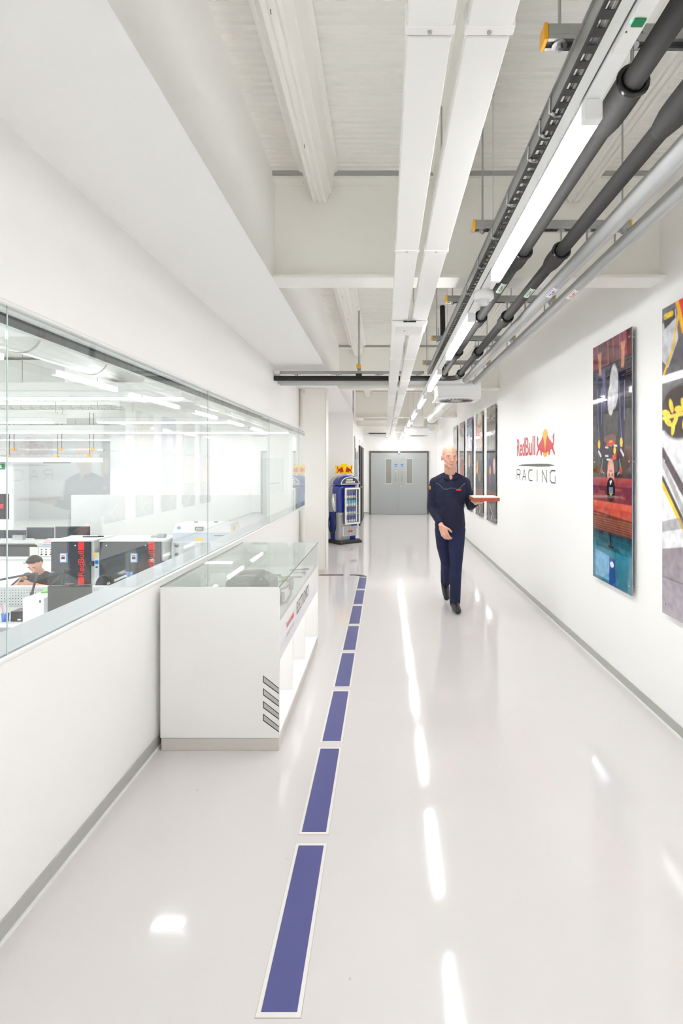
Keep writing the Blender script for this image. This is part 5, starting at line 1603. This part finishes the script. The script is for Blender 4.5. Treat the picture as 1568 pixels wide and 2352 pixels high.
for k, (z, lab) in enumerate(((EYE + 0.58, 'upper'), (EYE + 0.34, 'lower'))):
    t = thing('service_rail', lab + ' galvanised service rail with yellow brackets on the far wall', 'rail', (-13.5, 19.5, z))
    x0, x1 = -16.5, -10.6 
    MB().box(x0, x1, 19.7 - 0.25 * k, 19.8 - 0.25 * k, z, z + 0.07).build('rail_channel', GALV, t)
    for x in (-14.0, -12.2, -11.0):
        MB().box(x - 0.05, x + 0.05, 19.66 - 0.25 * k, 19.70 - 0.25 * k, z - 0.02, z + 0.09).build('bracket', YELLOW, t)
        MB().cyl((x, 19.75 - 0.25 * k, z + 0.07), (x, 19.75 - 0.25 * k, LZC - 0.001), 0.012, n=6).build('hanger', GALVD, t)
t = thing('white_bulkhead', 'white horizontal beam below the service rails', 'beam', (-13.5, 19.4, EYE + 0.1))
MB().box(-16.9, -10.55, 19.3, 19.6, EYE + 0.13, EYE + 0.30).build('beam_body', LABW, t, 0.004)
MB().box(-15.0, -14.0, 19.29, 19.3, EYE + 0.10, EYE + 0.13).box(-12.6, -11.6, 19.29, 19.3, EYE + 0.10, EYE + 0.13).build('beam_bracket', GALVD, t)
# exit sign and small poster at the far left
t = thing('exit_sign', 'green and white running-man exit sign in the workshop', 'sign', (-14.35, 19.6, EYE + 0.0))
MB().box(-14.75, -14.25, 19.58, 19.61, EYE - 0.13, EYE + 0.07).build('sign_plate', GREEN, t)
MB().prism([(0.32, 0.02), (0.38, 0.08), (0.345, 0.08), (0.345, 0.16), (0.295, 0.16), (0.295, 0.08), (0.26, 0.08)], (-14.70, 19.579, EYE - 0.12), (1, 0, 0), (0, 0, 1), (0, -1, 0), 0.002).build('sign_arrow', PAPER, t)
MB().box(-14.68, -14.58, 19.575, 19.58, EYE - 0.10, EYE + 0.04).build('sign_figure', PAPER, t)
t = thing('small_poster', 'dark red and grey poster on the workshop wall', 'poster', (-14.6, 19.7, 0.2))
MB().box(-14.72, -14.10, 19.60, 19.62, -0.40, 0.55).build('poster_sheet', mat('dark_print', (0.05, 0.04, 0.05), 0.3, noise=0.9, scale=14), t)
MB().box(-14.55, -14.3, 19.595, 19.60, 0.0, 0.16).build('poster_patch', LREDM, t)
struct('wall_workshop_nib', MB().box(-15.2, -14.0, 19.63, 19.75, LZ, EYE + 0.29), LABWALL, 'white wall nib carrying a small poster')

# white partition screen
t = thing('partition_screen', 'large plain white partition behind the dark cabinets', 'partition', (-4.3, 11.0, LZ))
MB().box(-6.60, -1.9, 11.0, 11.08, LZ, 0.985).build('screen_panel', LABW, t, 0.004)
MB().box(-6.60, -6.50, 10.8, 11.28, LZ, LZ + 0.04).box(-2.1, -2.0, 10.8, 11.28, LZ, LZ + 0.04).build('screen_foot', GALV, t)

# rear bench
t = thing('rear_bench', 'white rear workbench with doors behind the seated man', 'workbench', (-6.6, 9.8, LZ))
MB().box(-9.6, -5.72, 9.7, 10.4, -0.14, -0.10).build('worktop', LABW, t, 0.003)
MB().box(-9.6, -5.75, 9.75, 10.38, LZ + 0.08, -0.14).build('carcass', CHAMBER, t)
for k in range(5):
    a = -9.55 + k * 0.76
    dr = MB().box(a, a + 0.74, 9.73, 9.75, LZ + 0.1, -0.16).build('cupboard_door', LABW, t, 0.003)
    MB().box(a + 0.55, a + 0.70, 9.72, 9.73, -0.22, -0.20).build('pull', GALV, dr)
MB().box(-9.6, -5.75, 9.78, 10.38, LZ, LZ + 0.08).build('kick_board', DARKG, t)
t = thing('bench_shelf', 'white shelf unit standing on the rear workbench', 'shelf', (-6.8, 10.1, -0.1))
MB().box(-9.5, -5.7, 10.0, 10.36, 0.135, 0.17).build('shelf_board', LABW, t, 0.003)
for x in (-9.4, -7.9, -5.75):
    MB().box(x - 0.02, x + 0.02, 10.02, 10.34, -0.0995, 0.135).build('shelf_upright', LABW, t)
for k, (x0, x1) in enumerate(((-8.3, -7.35), (-7.32, -6.55), (-6.5, -6.46))):
    if k == 2: continue
    t = thing('storage_case', ('wider' if k == 0 else 'narrower') + ' black storage case under the bench shelf', 'case', (x0, 10.05, -0.1))
    MB().box(x0, x1 , 9.82, 10.0, -0.0995, 0.11).build('case_body', DARKG, t, 0.015)
    MB().box(x0 - 0.006, x1 + 0.006, 9.81, 9.99, 0.085, 0.115).build('case_lid', BLACK, t, 0.008)
# instrument with knobs
t = thing('test_instrument', 'grey bench instrument with rows of black knobs', 'instrument', (-6.5, 9.6, -0.1))
IX0, IX1, IY = -6.46, -6.06, 9.74
MB().box(IX0, IX1 + 0.12, IY + 0.01, IY + 0.2, -0.0995, 0.09).build('case', STEEL, t, 0.006)
MB().box(IX0 + 0.01, IX1 - 0.01, IY, IY + 0.01, -0.09, 0.08).build('front_panel', LABW, t, 0.004)
MB().box(IX0 - 0.16, IX0 - 0.002, IY + 0.005, IY + 0.02, -0.09, 0.085).build('side_flange', CHAMBER, t, 0.004)
for r_ in range(3):
    for i in range(4):
        MB().cyl((IX0 + 0.07 + i * 0.085, IY, 0.04 - r_ * 0.045), (IX0 + 0.07 + i * 0.085, IY - 0.015, 0.04 - r_ * 0.045), 0.016 if r_ == 2 else 0.010, n=12).build('knob', BLACK, t)
for k in range(5):
    MB().box(IX1 + 0.121, IX1 + 0.125, IY + 0.03, IY + 0.18, -0.06 + k * 0.025, -0.05 + k * 0.025).build('vent_slot', BLACK, t)
t = thing('plastic_tub', 'translucent plastic tub with pink cloth on the instrument', 'tub', (-6.3, 9.82, 0.09))
MB().loft([[(-6.46, 9.74, 0.0905), (-6.0, 9.74, 0.0905), (-6.0, 9.92, 0.0905), (-6.46, 9.92, 0.0905)], [(-6.50, 9.70, 0.16), (-5.95, 9.70, 0.16), (-5.95, 9.96, 0.16), (-6.50, 9.96, 0.16)]], smooth=False).build('tub_body', CHAMBER, t, 0.006)
MB().sphere((-6.28, 9.83, 0.16), (0.13, 0.09, 0.05)).build('pink_cloth', PINK, t)
MB().box(-6.35, -6.2, 9.705, 9.71, 0.125, 0.14).build('blue_label', MBLUE, t)
# monitors on the shelf
for k, (x0, x1, z1, lab) in enumerate(((-8.3, -7.0, 0.345, 'low wide'), (-7.0, -6.45, 0.40, 'left of the pair of'), (-6.44, -5.75, 0.415, 'right of the pair of'))):
    t = thing('black_monitor', lab + ' black monitor on the rear bench shelf', 'monitor', (x0, 10.2, 0.17))
    MB().box(x0 + 0.01, x1 - 0.01, 10.2, 10.23, 0.185, z1).build('bezel', DARKG, t, 0.004)
    MB().box(x0 + 0.03, x1 - 0.03, 10.197, 10.2, 0.2, z1 - 0.02).build('screen', SLATE, t)
    MB().box(0.5 * (x0 + x1) - 0.1, 0.5 * (x0 + x1) + 0.1, 10.18, 10.28, 0.1705, 0.185).build('stand', DARKG, t)
for k, x in enumerate((-7.15, -6.05)):
    t = thing('acrylic_box', 'small clear acrylic holder ' + ('beside the low wide monitor' if k == 0 else 'before the pair of monitors'), 'holder', (x, 10.06, 0.17))
    q = MB()
    q.box(x, x + 0.2, 10.04, 10.045, 0.1705, 0.27).box(x, x + 0.005, 10.045, 10.12, 0.1705, 0.27).box(x + 0.195, x + 0.2, 10.045, 10.12, 0.1705, 0.27).box(x, x + 0.2, 10.12, 10.125, 0.1705, 0.25)
    q.build('holder_wall', mat('smoky_acrylic', (0.45, 0.47, 0.48), 0.1, noise=0.03), t)

# environmental chambers with dark doors
def chamber(x0, x1, doors, lab, textx):
    t = thing('test_chamber', lab, 'cabinet', (x0, 9.0, LZ))
    MB().box(x0 + 0.005, x1 + 0.05, 9.02, 9.62, LZ, 0.295).build('carcass', CHAMBER, t, 0.004)
    MB().box(x0, x1 + 0.06, 8.99, 9.64, 0.295, 0.32).build('top_panel', LABW, t, 0.003)
    n = doors
    for k in range(n):
        a = x0 + (x1 - x0) * k / n
        b = x0 + (x1 - x0) * (k + 1) / n
        d = MB().box(a + 0.003, b - 0.003, 8.99, 9.02, LZ + 0.12, 0.29).build('door', SLATE, t, 0.003)
        hx = (a + 0.035) if (k == n - 1) else (b - 0.035)
        MB().box(hx - 0.028, hx + 0.028, 8.955, 8.99, -0.36, -0.22).build('handle', MBLUE, d, 0.008)
        MB().cyl((a + 0.12 if n > 1 and k == 0 else b - 0.26, 8.99, 0.23), (a + 0.12 if n > 1 and k == 0 else b - 0.26, 8.985, 0.23), 0.012, n=12).build('port_cap', PAPER, d)
    MB().box(textx, textx + 0.105, 8.985, 8.989, 0.155, 0.29).build('red_stripe', LREDM, t)
    MB().box(textx, textx + 0.105, 8.985, 8.989, LZ + 0.3, -0.315).build('red_stripe', LREDM, t)
    q = MB(); put_text(q, 'RedBull', (textx + 0.105, 8.987, -0.30), (0, 0, 1), (-1, 0, 0), 0.44, 0.105, 0.0005, 0.02); q.build('stripe_lettering', LREDM, t)
    MB().box(x1 + 0.002, x1 + 0.055, 8.97, 9.02, -0.12, -0.04).build('latch', DARKG, t, 0.004)
    cx = textx - 0.30
    c = MB().box(cx, cx + 0.13, 8.955, 8.99, -0.06, 0.10).build('controller', MBLUE, t, 0.008)
    MB().box(cx + 0.018, cx + 0.112, 8.95, 8.955, -0.045, 0.09).build('controller_face', LABW, c, 0.002)
    MB().box(cx + 0.035, cx + 0.095, 8.948, 8.95, 0.0, 0.045).build('controller_screen', BLACK, c)
    MB().box(cx + 0.035, cx + 0.095, 8.948, 8.95, 0.06, 0.07).build('controller_mark', RED, c)
    return t
chamber(-5.74, -5.06, 1, 'single-door dark cabinet with a red lettered stripe', -5.27)
chamber(-4.905, -3.85, 2, 'two-door dark cabinet with a red lettered stripe', -4.06)
# utility panel between the cabinets
t = thing('utility_column', 'slim control panel with yellow note between the dark cabinets', 'control panel', (-4.95, 9.05, LZ))
MB().box(-5.0, -4.915, 9.00, 9.06, LZ, 0.10).build('panel_case', LBLUE, t, 0.003)
MB().box(-4.985, -4.93, 8.996, 9.0, -0.09, -0.03).build('panel_display', SIGNB, t)
MB().box(-4.975, -4.94, 8.996, 9.0, -0.16, -0.13).build('panel_button', GREYL, t)
MB().box(-4.998, -4.945, 8.996, 9.0, 0.03, 0.095).build('yellow_note', STICKY, t)
# things on top of cabinets
t = thing('door_closer', 'small grey metal clamp on top of the two-door cabinet', 'clamp', (-4.0, 9.3, 0.32))
MB().tube([(-4.15, 9.3, 0.345), (-4.02, 9.3, 0.35)], 0.02, 8).build('clamp_arm', GALV, t)
MB().box(-4.03, -3.90, 9.24, 9.36, 0.3205, 0.39).build('clamp_body', GALV, t, 0.01)
t = thing('flat_tool', 'flat dark tool lying on the single-door cabinet', 'tool', (-5.3, 9.4, 0.32))
MB().box(-5.42, -5.15, 9.38, 9.42, 0.3205, 0.335).build('tool_blade', DARKG, t, 0.003)
MB().cyl((-5.15, 9.4, 0.332), (-5.05, 9.4, 0.332), 0.011, n=8).build('tool_grip', BLACK, t)

# pale machine on a glazed pedestal
t = thing('bench_machine', 'pale blue-white bench machine with a small window', 'machine', (-3.4, 9.2, 0.27))
MB().box(-3.750, -2.72, 9.25, 9.85, 0.271, 0.42).build('lower_housing', LBLUE, t, 0.006)
MB().loft([[(-3.750, 9.25, 0.42), (-2.72, 9.25, 0.42), (-2.72, 9.85, 0.42), (-3.750, 9.85, 0.42)], [(-3.730, 9.32, 0.56), (-2.75, 9.32, 0.56), (-2.75, 9.84, 0.56), (-3.730, 9.84, 0.56)]], smooth=False).build('upper_housing', LABW, t, 0.008)
q = MB()
for (a, b, z0, z1) in ((-3.36, -3.22, 0.455, 0.463), (-3.36, -3.22, 0.508, 0.516), (-3.36, -3.352, 0.463, 0.508), (-3.228, -3.22, 0.463, 0.508)):
    q.box(a, b, 9.255, 9.285, z0, z1)
q.build('window_frame', GREYL, t)
MB().box(-3.35, -3.22, 9.243, 9.25, 0.275, 0.325).build('yellow_label', STICKY, t)
MB().box(-3.02, -2.80, 9.243, 9.25, 0.36, 0.372).build('machine_lettering', GREYL, t)
MB().cyl((-3.650, 9.285, 0.50), (-3.650, 9.27, 0.50), 0.03, n=18).build('machine_badge', MBLUE, t)
for x in (-3.47, -3.1):
    MB().box(x - 0.03, x + 0.03, 9.6, 9.64, 0.56, 0.575).build('lid_catch', GREYL, t)
MB().box(-2.719, -2.715, 9.4, 9.5, 0.44, 0.52).build('side_sticker', STICKY, t)
t = thing('machine_pedestal', 'pale glass-fronted pedestal carrying the bench machine', 'pedestal', (-3.4, 9.2, LZ))
MB().box(-3.76, -2.66, 9.22, 9.88, LZ, 0.27).build('pedestal_body', LABW, t, 0.005)
MB().box(-3.72, -2.70, 9.212, 9.22, -0.55, 0.24).build('pedestal_door', mat('frosted_door', (0.66, 0.70, 0.71), 0.15, noise=0.02), t)
for z in (0.19, 0.04):
    MB().cyl((-3.66, 9.212, z), (-3.66, 9.195, z), 0.028, n=12).build('hinge_cap', DARKG, t)
t = thing('wall_lever', 'thin grey lever handle on the workshop room block', 'handle', (-4.4, 19.9, 0.5))
MB().tube([(-4.0, 19.94, 0.95), (-4.0, 19.88, 0.95), (-4.35, 19.88, 0.93)], 0.012, 8).build('lever', GALV, t)

# front bench with pegboard
t = thing('front_bench', 'white front workbench with a grey pegboard back', 'workbench', (-5.3, 6.0, LZ))
BX0, BX1 = -7.2, -3.25
MB().box(BX0, BX1, 5.62, 6.30, -0.14, -0.10).build('worktop', LABW, t, 0.003)
MB().box(BX0, BX1, 6.345, 7.05, -0.14, -0.10).build('worktop', LABW, t, 0.003)
MB().box(BX0, BX1, 5.9, 6.28, -0.36, -0.33).build('lower_shelf', LABW, t, 0.003)
for x in (BX0 + 0.05, -5.2, BX1 - 0.05):
    for y in (5.72, 6.95):
        MB().box(x - 0.025, x + 0.025, y - 0.025, y + 0.025, LZ, -0.14).build('leg', LABW, t)
pg = MB().box(BX0, BX1, 6.305, 6.325, -0.10, 0.135).build('pegboard', PEG, t, 0.002)
MB().box(BX0, BX1, 6.30, 6.335, 0.135, 0.15).build('pegboard_rail', LABW, t)
hl = MB()
for x in np.arange(BX0 + 0.03, BX1, 0.034):
    for z in np.arange(-0.07, 0.125, 0.034):
        hl.cyl((x, 6.3052, z), (x, 6.3042, z), 0.0062, n=8)
ho_ = hl.build('peg_holes', DARKG, pg)
ho_['kind'] = 'stuff'

# items on the front bench
t = thing('white_tower', 'white metal equipment box standing on the front bench', 'box', (-3.9, 5.8, -0.1))
MB().box(-3.92, -3.69, 5.66, 6.24, -0.0995, 0.165).build('case', LABW, t, 0.004)
MB().box(-3.735, -3.722, 5.652, 5.66, 0.12, 0.145).build('badge', GREYL, t)
t = thing('book', 'green and grey booklet lying on the white equipment box', 'book', (-3.85, 5.95, 0.165))
MB().obox((-3.80, 6.03, 0.174), (0.9, 0.3, 0), (-0.3, 0.9, 0), (0, 0, 1), 0.11, 0.12, 0.0085).build('book_block', LIME, t)
MB().obox((-3.77, 6.06, 0.1865), (0.9, 0.3, 0), (-0.3, 0.9, 0), (0, 0, 1), 0.085, 0.09, 0.0035).build('leaflet', GREYL, t)
t = thing('computer_monitor', 'dark wide monitor seen from behind beside the white box', 'monitor', (-3.3, 5.9, -0.1))
MB().obox((-3.44, 5.72, 0.145), (0.985, 0.17, 0), (-0.17, 0.985, 0), (0, 0, 1), 0.22, 0.014, 0.15).build('bezel', DARKG, t, 0.006)
MB().obox((-3.443, 5.704, 0.147), (0.985, 0.17, 0), (-0.17, 0.985, 0), (0, 0, 1), 0.213, 0.002, 0.143).build('screen', mat('screen_dark', (0.07, 0.072, 0.07), 0.12, noise=0.04), t)
MB().box(-3.47, -3.41, 5.74, 5.77, -0.08, 0.06).build('stand_neck', GALV, t)
MB().box(-3.54, -3.34, 5.66, 5.85, -0.0995, -0.085).build('stand_foot', LABW, t, 0.004)
t = thing('webcam', 'thin dark clip camera on top of the wide monitor', 'camera', (-3.45, 5.75, 0.295))
MB().box(-3.50, -3.40, 5.70, 5.74, 0.296, 0.308).build('camera_bar', BLACK, t, 0.003)
MB().cyl((-3.45, 5.70, 0.302), (-3.45, 5.694, 0.302), 0.006, n=10).build('camera_lens', RED, t)
t = thing('task_lamp', 'grey jointed task lamp on the front bench', 'lamp', (-4.12, 6.1, -0.1))
MB().cyl((-4.13, 6.05, -0.0995), (-4.13, 6.05, -0.08), 0.055, n=20).build('lamp_base', GALV, t)
MB().tube([(-4.13, 6.05, -0.08), (-4.09, 6.07, 0.14)], 0.018, 10).build('lower_arm', DARKG, t)
MB().tube([(-4.09, 6.07, 0.14), (-4.055, 6.1, 0.33), (-4.06, 6.1, 0.345), (-4.09, 6.1, 0.345)], 0.013, 10).build('elbow', DARKG, t)
MB().tube([(-4.09, 6.1, 0.345), (-4.72, 6.0, 0.235)], 0.012, 10).build('upper_arm', DARKG, t)
MB().obox((-4.86, 5.98, 0.20), (0.97, 0.0, 0.22), (0, 1, 0), (-0.22, 0, 0.97), 0.16, 0.05, 0.012).build('lamp_head', DARKG, t, 0.006)
MB().cyl((-4.10, 6.065, 0.06), (-4.10, 6.065, 0.075), 0.03, n=14).build('collar', DARKG, t)
t = thing('magnifier_arm', 'long dark sprung arm reaching over the seated man', 'lamp', (-3.75, 6.2, 0.14))
MB().tube([(-4.02, 6.15, 0.10), (-3.80, 6.22, 0.36)], 0.010, 8).build('lower_arm', DARKG, t)
MB().tube([(-3.80, 6.22, 0.36), (-3.86, 6.26, 0.16)], 0.016, 8).build('upper_arm', DARKG, t)
MB().sphere((-3.80, 6.22, 0.36), 0.02, 10, 8).build('joint', BLACK, t)
t = thing('pen_cup', 'blue cup of tools on the front bench', 'cup', (-4.15, 5.72, -0.1))
MB().lathe([(0.0, 0.0005), (0.033, 0.0005), (0.038, 0.085), (0.034, 0.085), (0.030, 0.01), (0.0, 0.01)], (-4.15, 5.72, -0.1), 20).build('cup_body', CUPBLUE, t)
for k in range(5):
    a = k * 1.3
    MB().cyl((-4.15 + 0.012 * math.cos(a), 5.72 + 0.012 * math.sin(a), -0.085), (-4.15 + 0.035 * math.cos(a), 5.72 + 0.035 * math.sin(a), 0.05 + 0.015 * k), 0.005, n=8).build('tool', [PAPER, CHAMBER, LBLUE, PINK, LABW][k], t)
t = thing('black_bin', 'black round bin at the end of the front bench', 'bin', (-4.4, 5.9, -0.1))
MB().lathe([(0.0, 0.0005), (0.085, 0.0005), (0.10, 0.19), (0.092, 0.19), (0.08, 0.012), (0.0, 0.012)], (-4.52, 5.85, -0.1), 24).build('bin_body', BLACK, t)
MB().tube([(-4.52 + 0.098 * math.cos(a), 5.85 + 0.098 * math.sin(a), 0.088) for a in [2 * PI * i / 20 for i in range(21)]], 0.006, 6).build('bin_rim', DARKG, t)
t = thing('power_unit', 'small black power unit beside the blue cup', 'power unit', (-4.02, 5.75, -0.1))
MB().box(-4.08, -3.955, 5.70, 5.86, -0.0995, 0.01).build('unit_case', BLACK, t, 0.004)
MB().box(-4.0, -3.965, 5.694, 5.70, -0.085, -0.07).build('unit_label', PAPER, t)
for k, (x, c, lab) in enumerate(((-4.28, PAPER, 'white'), (-4.33, LREDM, 'red'), (-4.38, mat('wire_teal', srgb(60, 150, 150), 0.4, noise=0.03), 'teal'))):
    pts = [(x - 0.2 + 0.045 * i, 5.68 + 0.03 * math.sin(i * 0.8 + k), -0.092 + 0.012 * k + 0.006 * math.sin(i + k)) for i in range(8)]
    o = MB().tube(pts, 0.006, 6).build('loose_wire', c)
    tag(o, lab + ' loose wire trailing over the front bench', 'wire')
t = thing('cable_coil', 'black coil of cable on the rear half of the front bench', 'cable', (-3.2, 6.6, -0.1))
for k in range(4):
    MB().tube([(-3.62 + 0.1 * math.cos(a), 6.74 + 0.02 * k, 0.045 + 0.13 * math.sin(a)) for a in [2 * PI * i / 24 for i in range(25)]], 0.012, 8).build('coil_turn', BLACK, t)
MB().box(-3.85, -3.55, 6.60, 6.70, -0.0995, 0.01).build('terminal_block', BLACK, t, 0.004)
t = thing('desk_lamp', 'short white strip lamp on a stand beside the cable coil', 'lamp', (-3.5, 6.8, -0.1))
MB().tube([(-3.40, 6.93, -0.0995), (-3.43, 6.93, 0.10)], 0.012, 8).build('stand', LABW, t)
MB().obox((-3.55, 6.93, 0.09), (0.9, 0, 0.4), (0, 1, 0), (-0.4, 0, 0.9), 0.13, 0.02, 0.014).build('lamp_bar', LABW, t, 0.004)

# seated man
man2 = thing('person', 'dark-haired man in a charcoal polo sitting bent over the bench', 'person', (-4.74, 7.22, LZ))
b2_ = MB()
zs = -LZ
HM2 = Matrix.Translation((0.0, -0.13, 0.265 + zs)) @ Matrix.Rotation(math.radians(-10), 4, 'Y') @ Matrix.Rotation(math.radians(34), 4, 'X')
head_blobs(b2_, HM2)
blob_chain(b2_, [((0.0, -0.09, 0.20 + zs), 0.056), ((0.0, 0.0, 0.10 + zs), 0.062)], 12)
blob_chain(b2_, [((0, 0.0, 0.06 + zs), (0.14, 0.09, 0.07)), ((0, 0.06, -0.25 + zs), (0.14, 0.10, 0.09)), ((0, 0.08, -0.42 + zs), (0.15, 0.12, 0.08))], 14)
arms = (((-0.20, -0.02, 0.06 + zs), (-0.25, -0.20, -0.06 + zs), (-0.075, -0.33, 0.06 + zs)), ((0.20, -0.02, 0.06 + zs), (0.26, -0.20, -0.06 + zs), (0.085, -0.33, 0.035 + zs)))
for a in arms:
    blob_chain(b2_, [(a[0], 0.05), (a[1], 0.042), (a[2], 0.030)], 10)
hand(b2_, arms[0][2], (0.55, -0.25, 0.75), (0.5, 0.3, -0.6), (0.2, -0.5, 0.5), 0.95, 1.1)
hand(b2_, arms[1][2], (-0.75, -0.35, 0.25), (-0.2, 0.3, -0.8), (0.1, -0.3, 0.9), 0.95, 1.1)
for sx in (-1, 1):
    blob_chain(b2_, [((sx * 0.09, 0.05, -0.40 + zs), 0.075), ((sx * 0.12, -0.36, -0.41 + zs), 0.058), ((sx * 0.12, -0.34, 0.09), 0.040)], 10)
remeshed('body', b2_, SKIN, man2, 0.0062, 2)
face_parts(man2, HM2, HAIR)
hr = MB()
for (c, r) in (((0, 0.020, 0.046), (0.0800, 0.094, 0.079)), ((0, 0.045, 0.0), (0.078, 0.070, 0.085)), ((0.0, -0.035, 0.082), (0.064, 0.045, 0.030))):
    hr.sphere(HM2 @ Vector(c), r, 16, 12)
remeshed('hair', hr, HAIR, man2, 0.006, 2)
s_ = MB()
blob_chain(s_, [((0, 0.0, 0.115 + zs), (0.10, 0.075, 0.035)), ((0, 0.0, 0.06 + zs), (0.185, 0.11, 0.06)), ((0, 0.03, -0.08 + zs), (0.185, 0.13, 0.09)), ((0, 0.07, -0.36 + zs), (0.17, 0.135, 0.09))], 18)
for a in arms:
    m_ = Vector(a[0]).lerp(Vector(a[1]), 0.85)
    blob_chain(s_, [((a[0][0] * 0.9, a[0][1], a[0][2]), 0.072), (tuple(m_), 0.064)], 12)
remeshed('polo_shirt', s_, POLO, man2, 0.009, 3)
q = MB(); q.box(-0.20, -0.12, -0.165, -0.150, -0.02 + zs, -0.008 + zs); q.build('red_trim', LREDM, man2, local=True)
for sx in (-1, 1):
    q = MB(); q.tube([(sx * 0.23 + 0.068 * math.cos(a), -0.165 + 0.03 * math.sin(a), -0.035 + zs + 0.06 * math.sin(a)) for a in [2 * PI * i / 20 for i in range(21)]], 0.005, 6); q.build('sleeve_trim', LREDM, man2, local=True)
t2 = MB()
blob_chain(t2, [((0, 0.07, -0.40 + zs), (0.165, 0.14, 0.10)), ((0, 0.03, -0.42 + zs), (0.16, 0.12, 0.09))], 14)
for sx in (-1, 1):
    blob_chain(t2, [((sx * 0.09, 0.05, -0.40 + zs), 0.090), ((sx * 0.12, -0.36, -0.41 + zs), 0.072), ((sx * 0.12, -0.34, 0.11), 0.058)], 12)
remeshed('trousers', t2, NAVY2, man2, 0.01, 2)
for sx in (-1, 1):
    shoe('shoe', man2, (sx * 0.12, -0.34, 0.078), (0, -1, 0), SHOE)
t = thing('work_stool', 'round black work stool under the seated man', 'stool', (-4.74, 7.28, LZ))
MB().lathe([(0.0, 0.36), (0.18, 0.36), (0.19, 0.38), (0.18, 0.40), (0.0, 0.405)], (-4.74, 7.29, LZ), 24).build('seat', BLACK, t)
MB().cyl((-4.74, 7.29, LZ + 0.05), (-4.74, 7.29, LZ + 0.36), 0.025, n=12).build('column', STEEL, t)
for k in range(5):
    a = 2 * PI * k / 5 + 0.3
    MB().tube([(-4.74, 7.29, LZ + 0.07), (-4.74 + 0.26 * math.cos(a), 7.29 + 0.26 * math.sin(a), LZ + 0.04)], 0.018, 8).build('leg', STEEL, t)
    MB().sphere((-4.74 + 0.26 * math.cos(a), 7.29 + 0.26 * math.sin(a), LZ + 0.026), 0.025, 10, 8).build('castor', BLACK, t)
t = thing('connector_part', 'small dark electronic part held in the seated man\'s fingers', 'electronic part', (-4.73, 6.83, 0.1))
MB().box(-4.75, -4.715, 6.80, 6.83, 0.085, 0.11).build('part_body', BLACK, t, 0.003)
MB().tube([(-4.73, 6.815, 0.11), (-4.71, 6.80, 0.13), (-4.69, 6.80, 0.12)], 0.003, 6).build('part_lead', OLIVE, t)

# clean helper properties
for o in COL.objects:
    if '_w' in o:
        del o['_w']
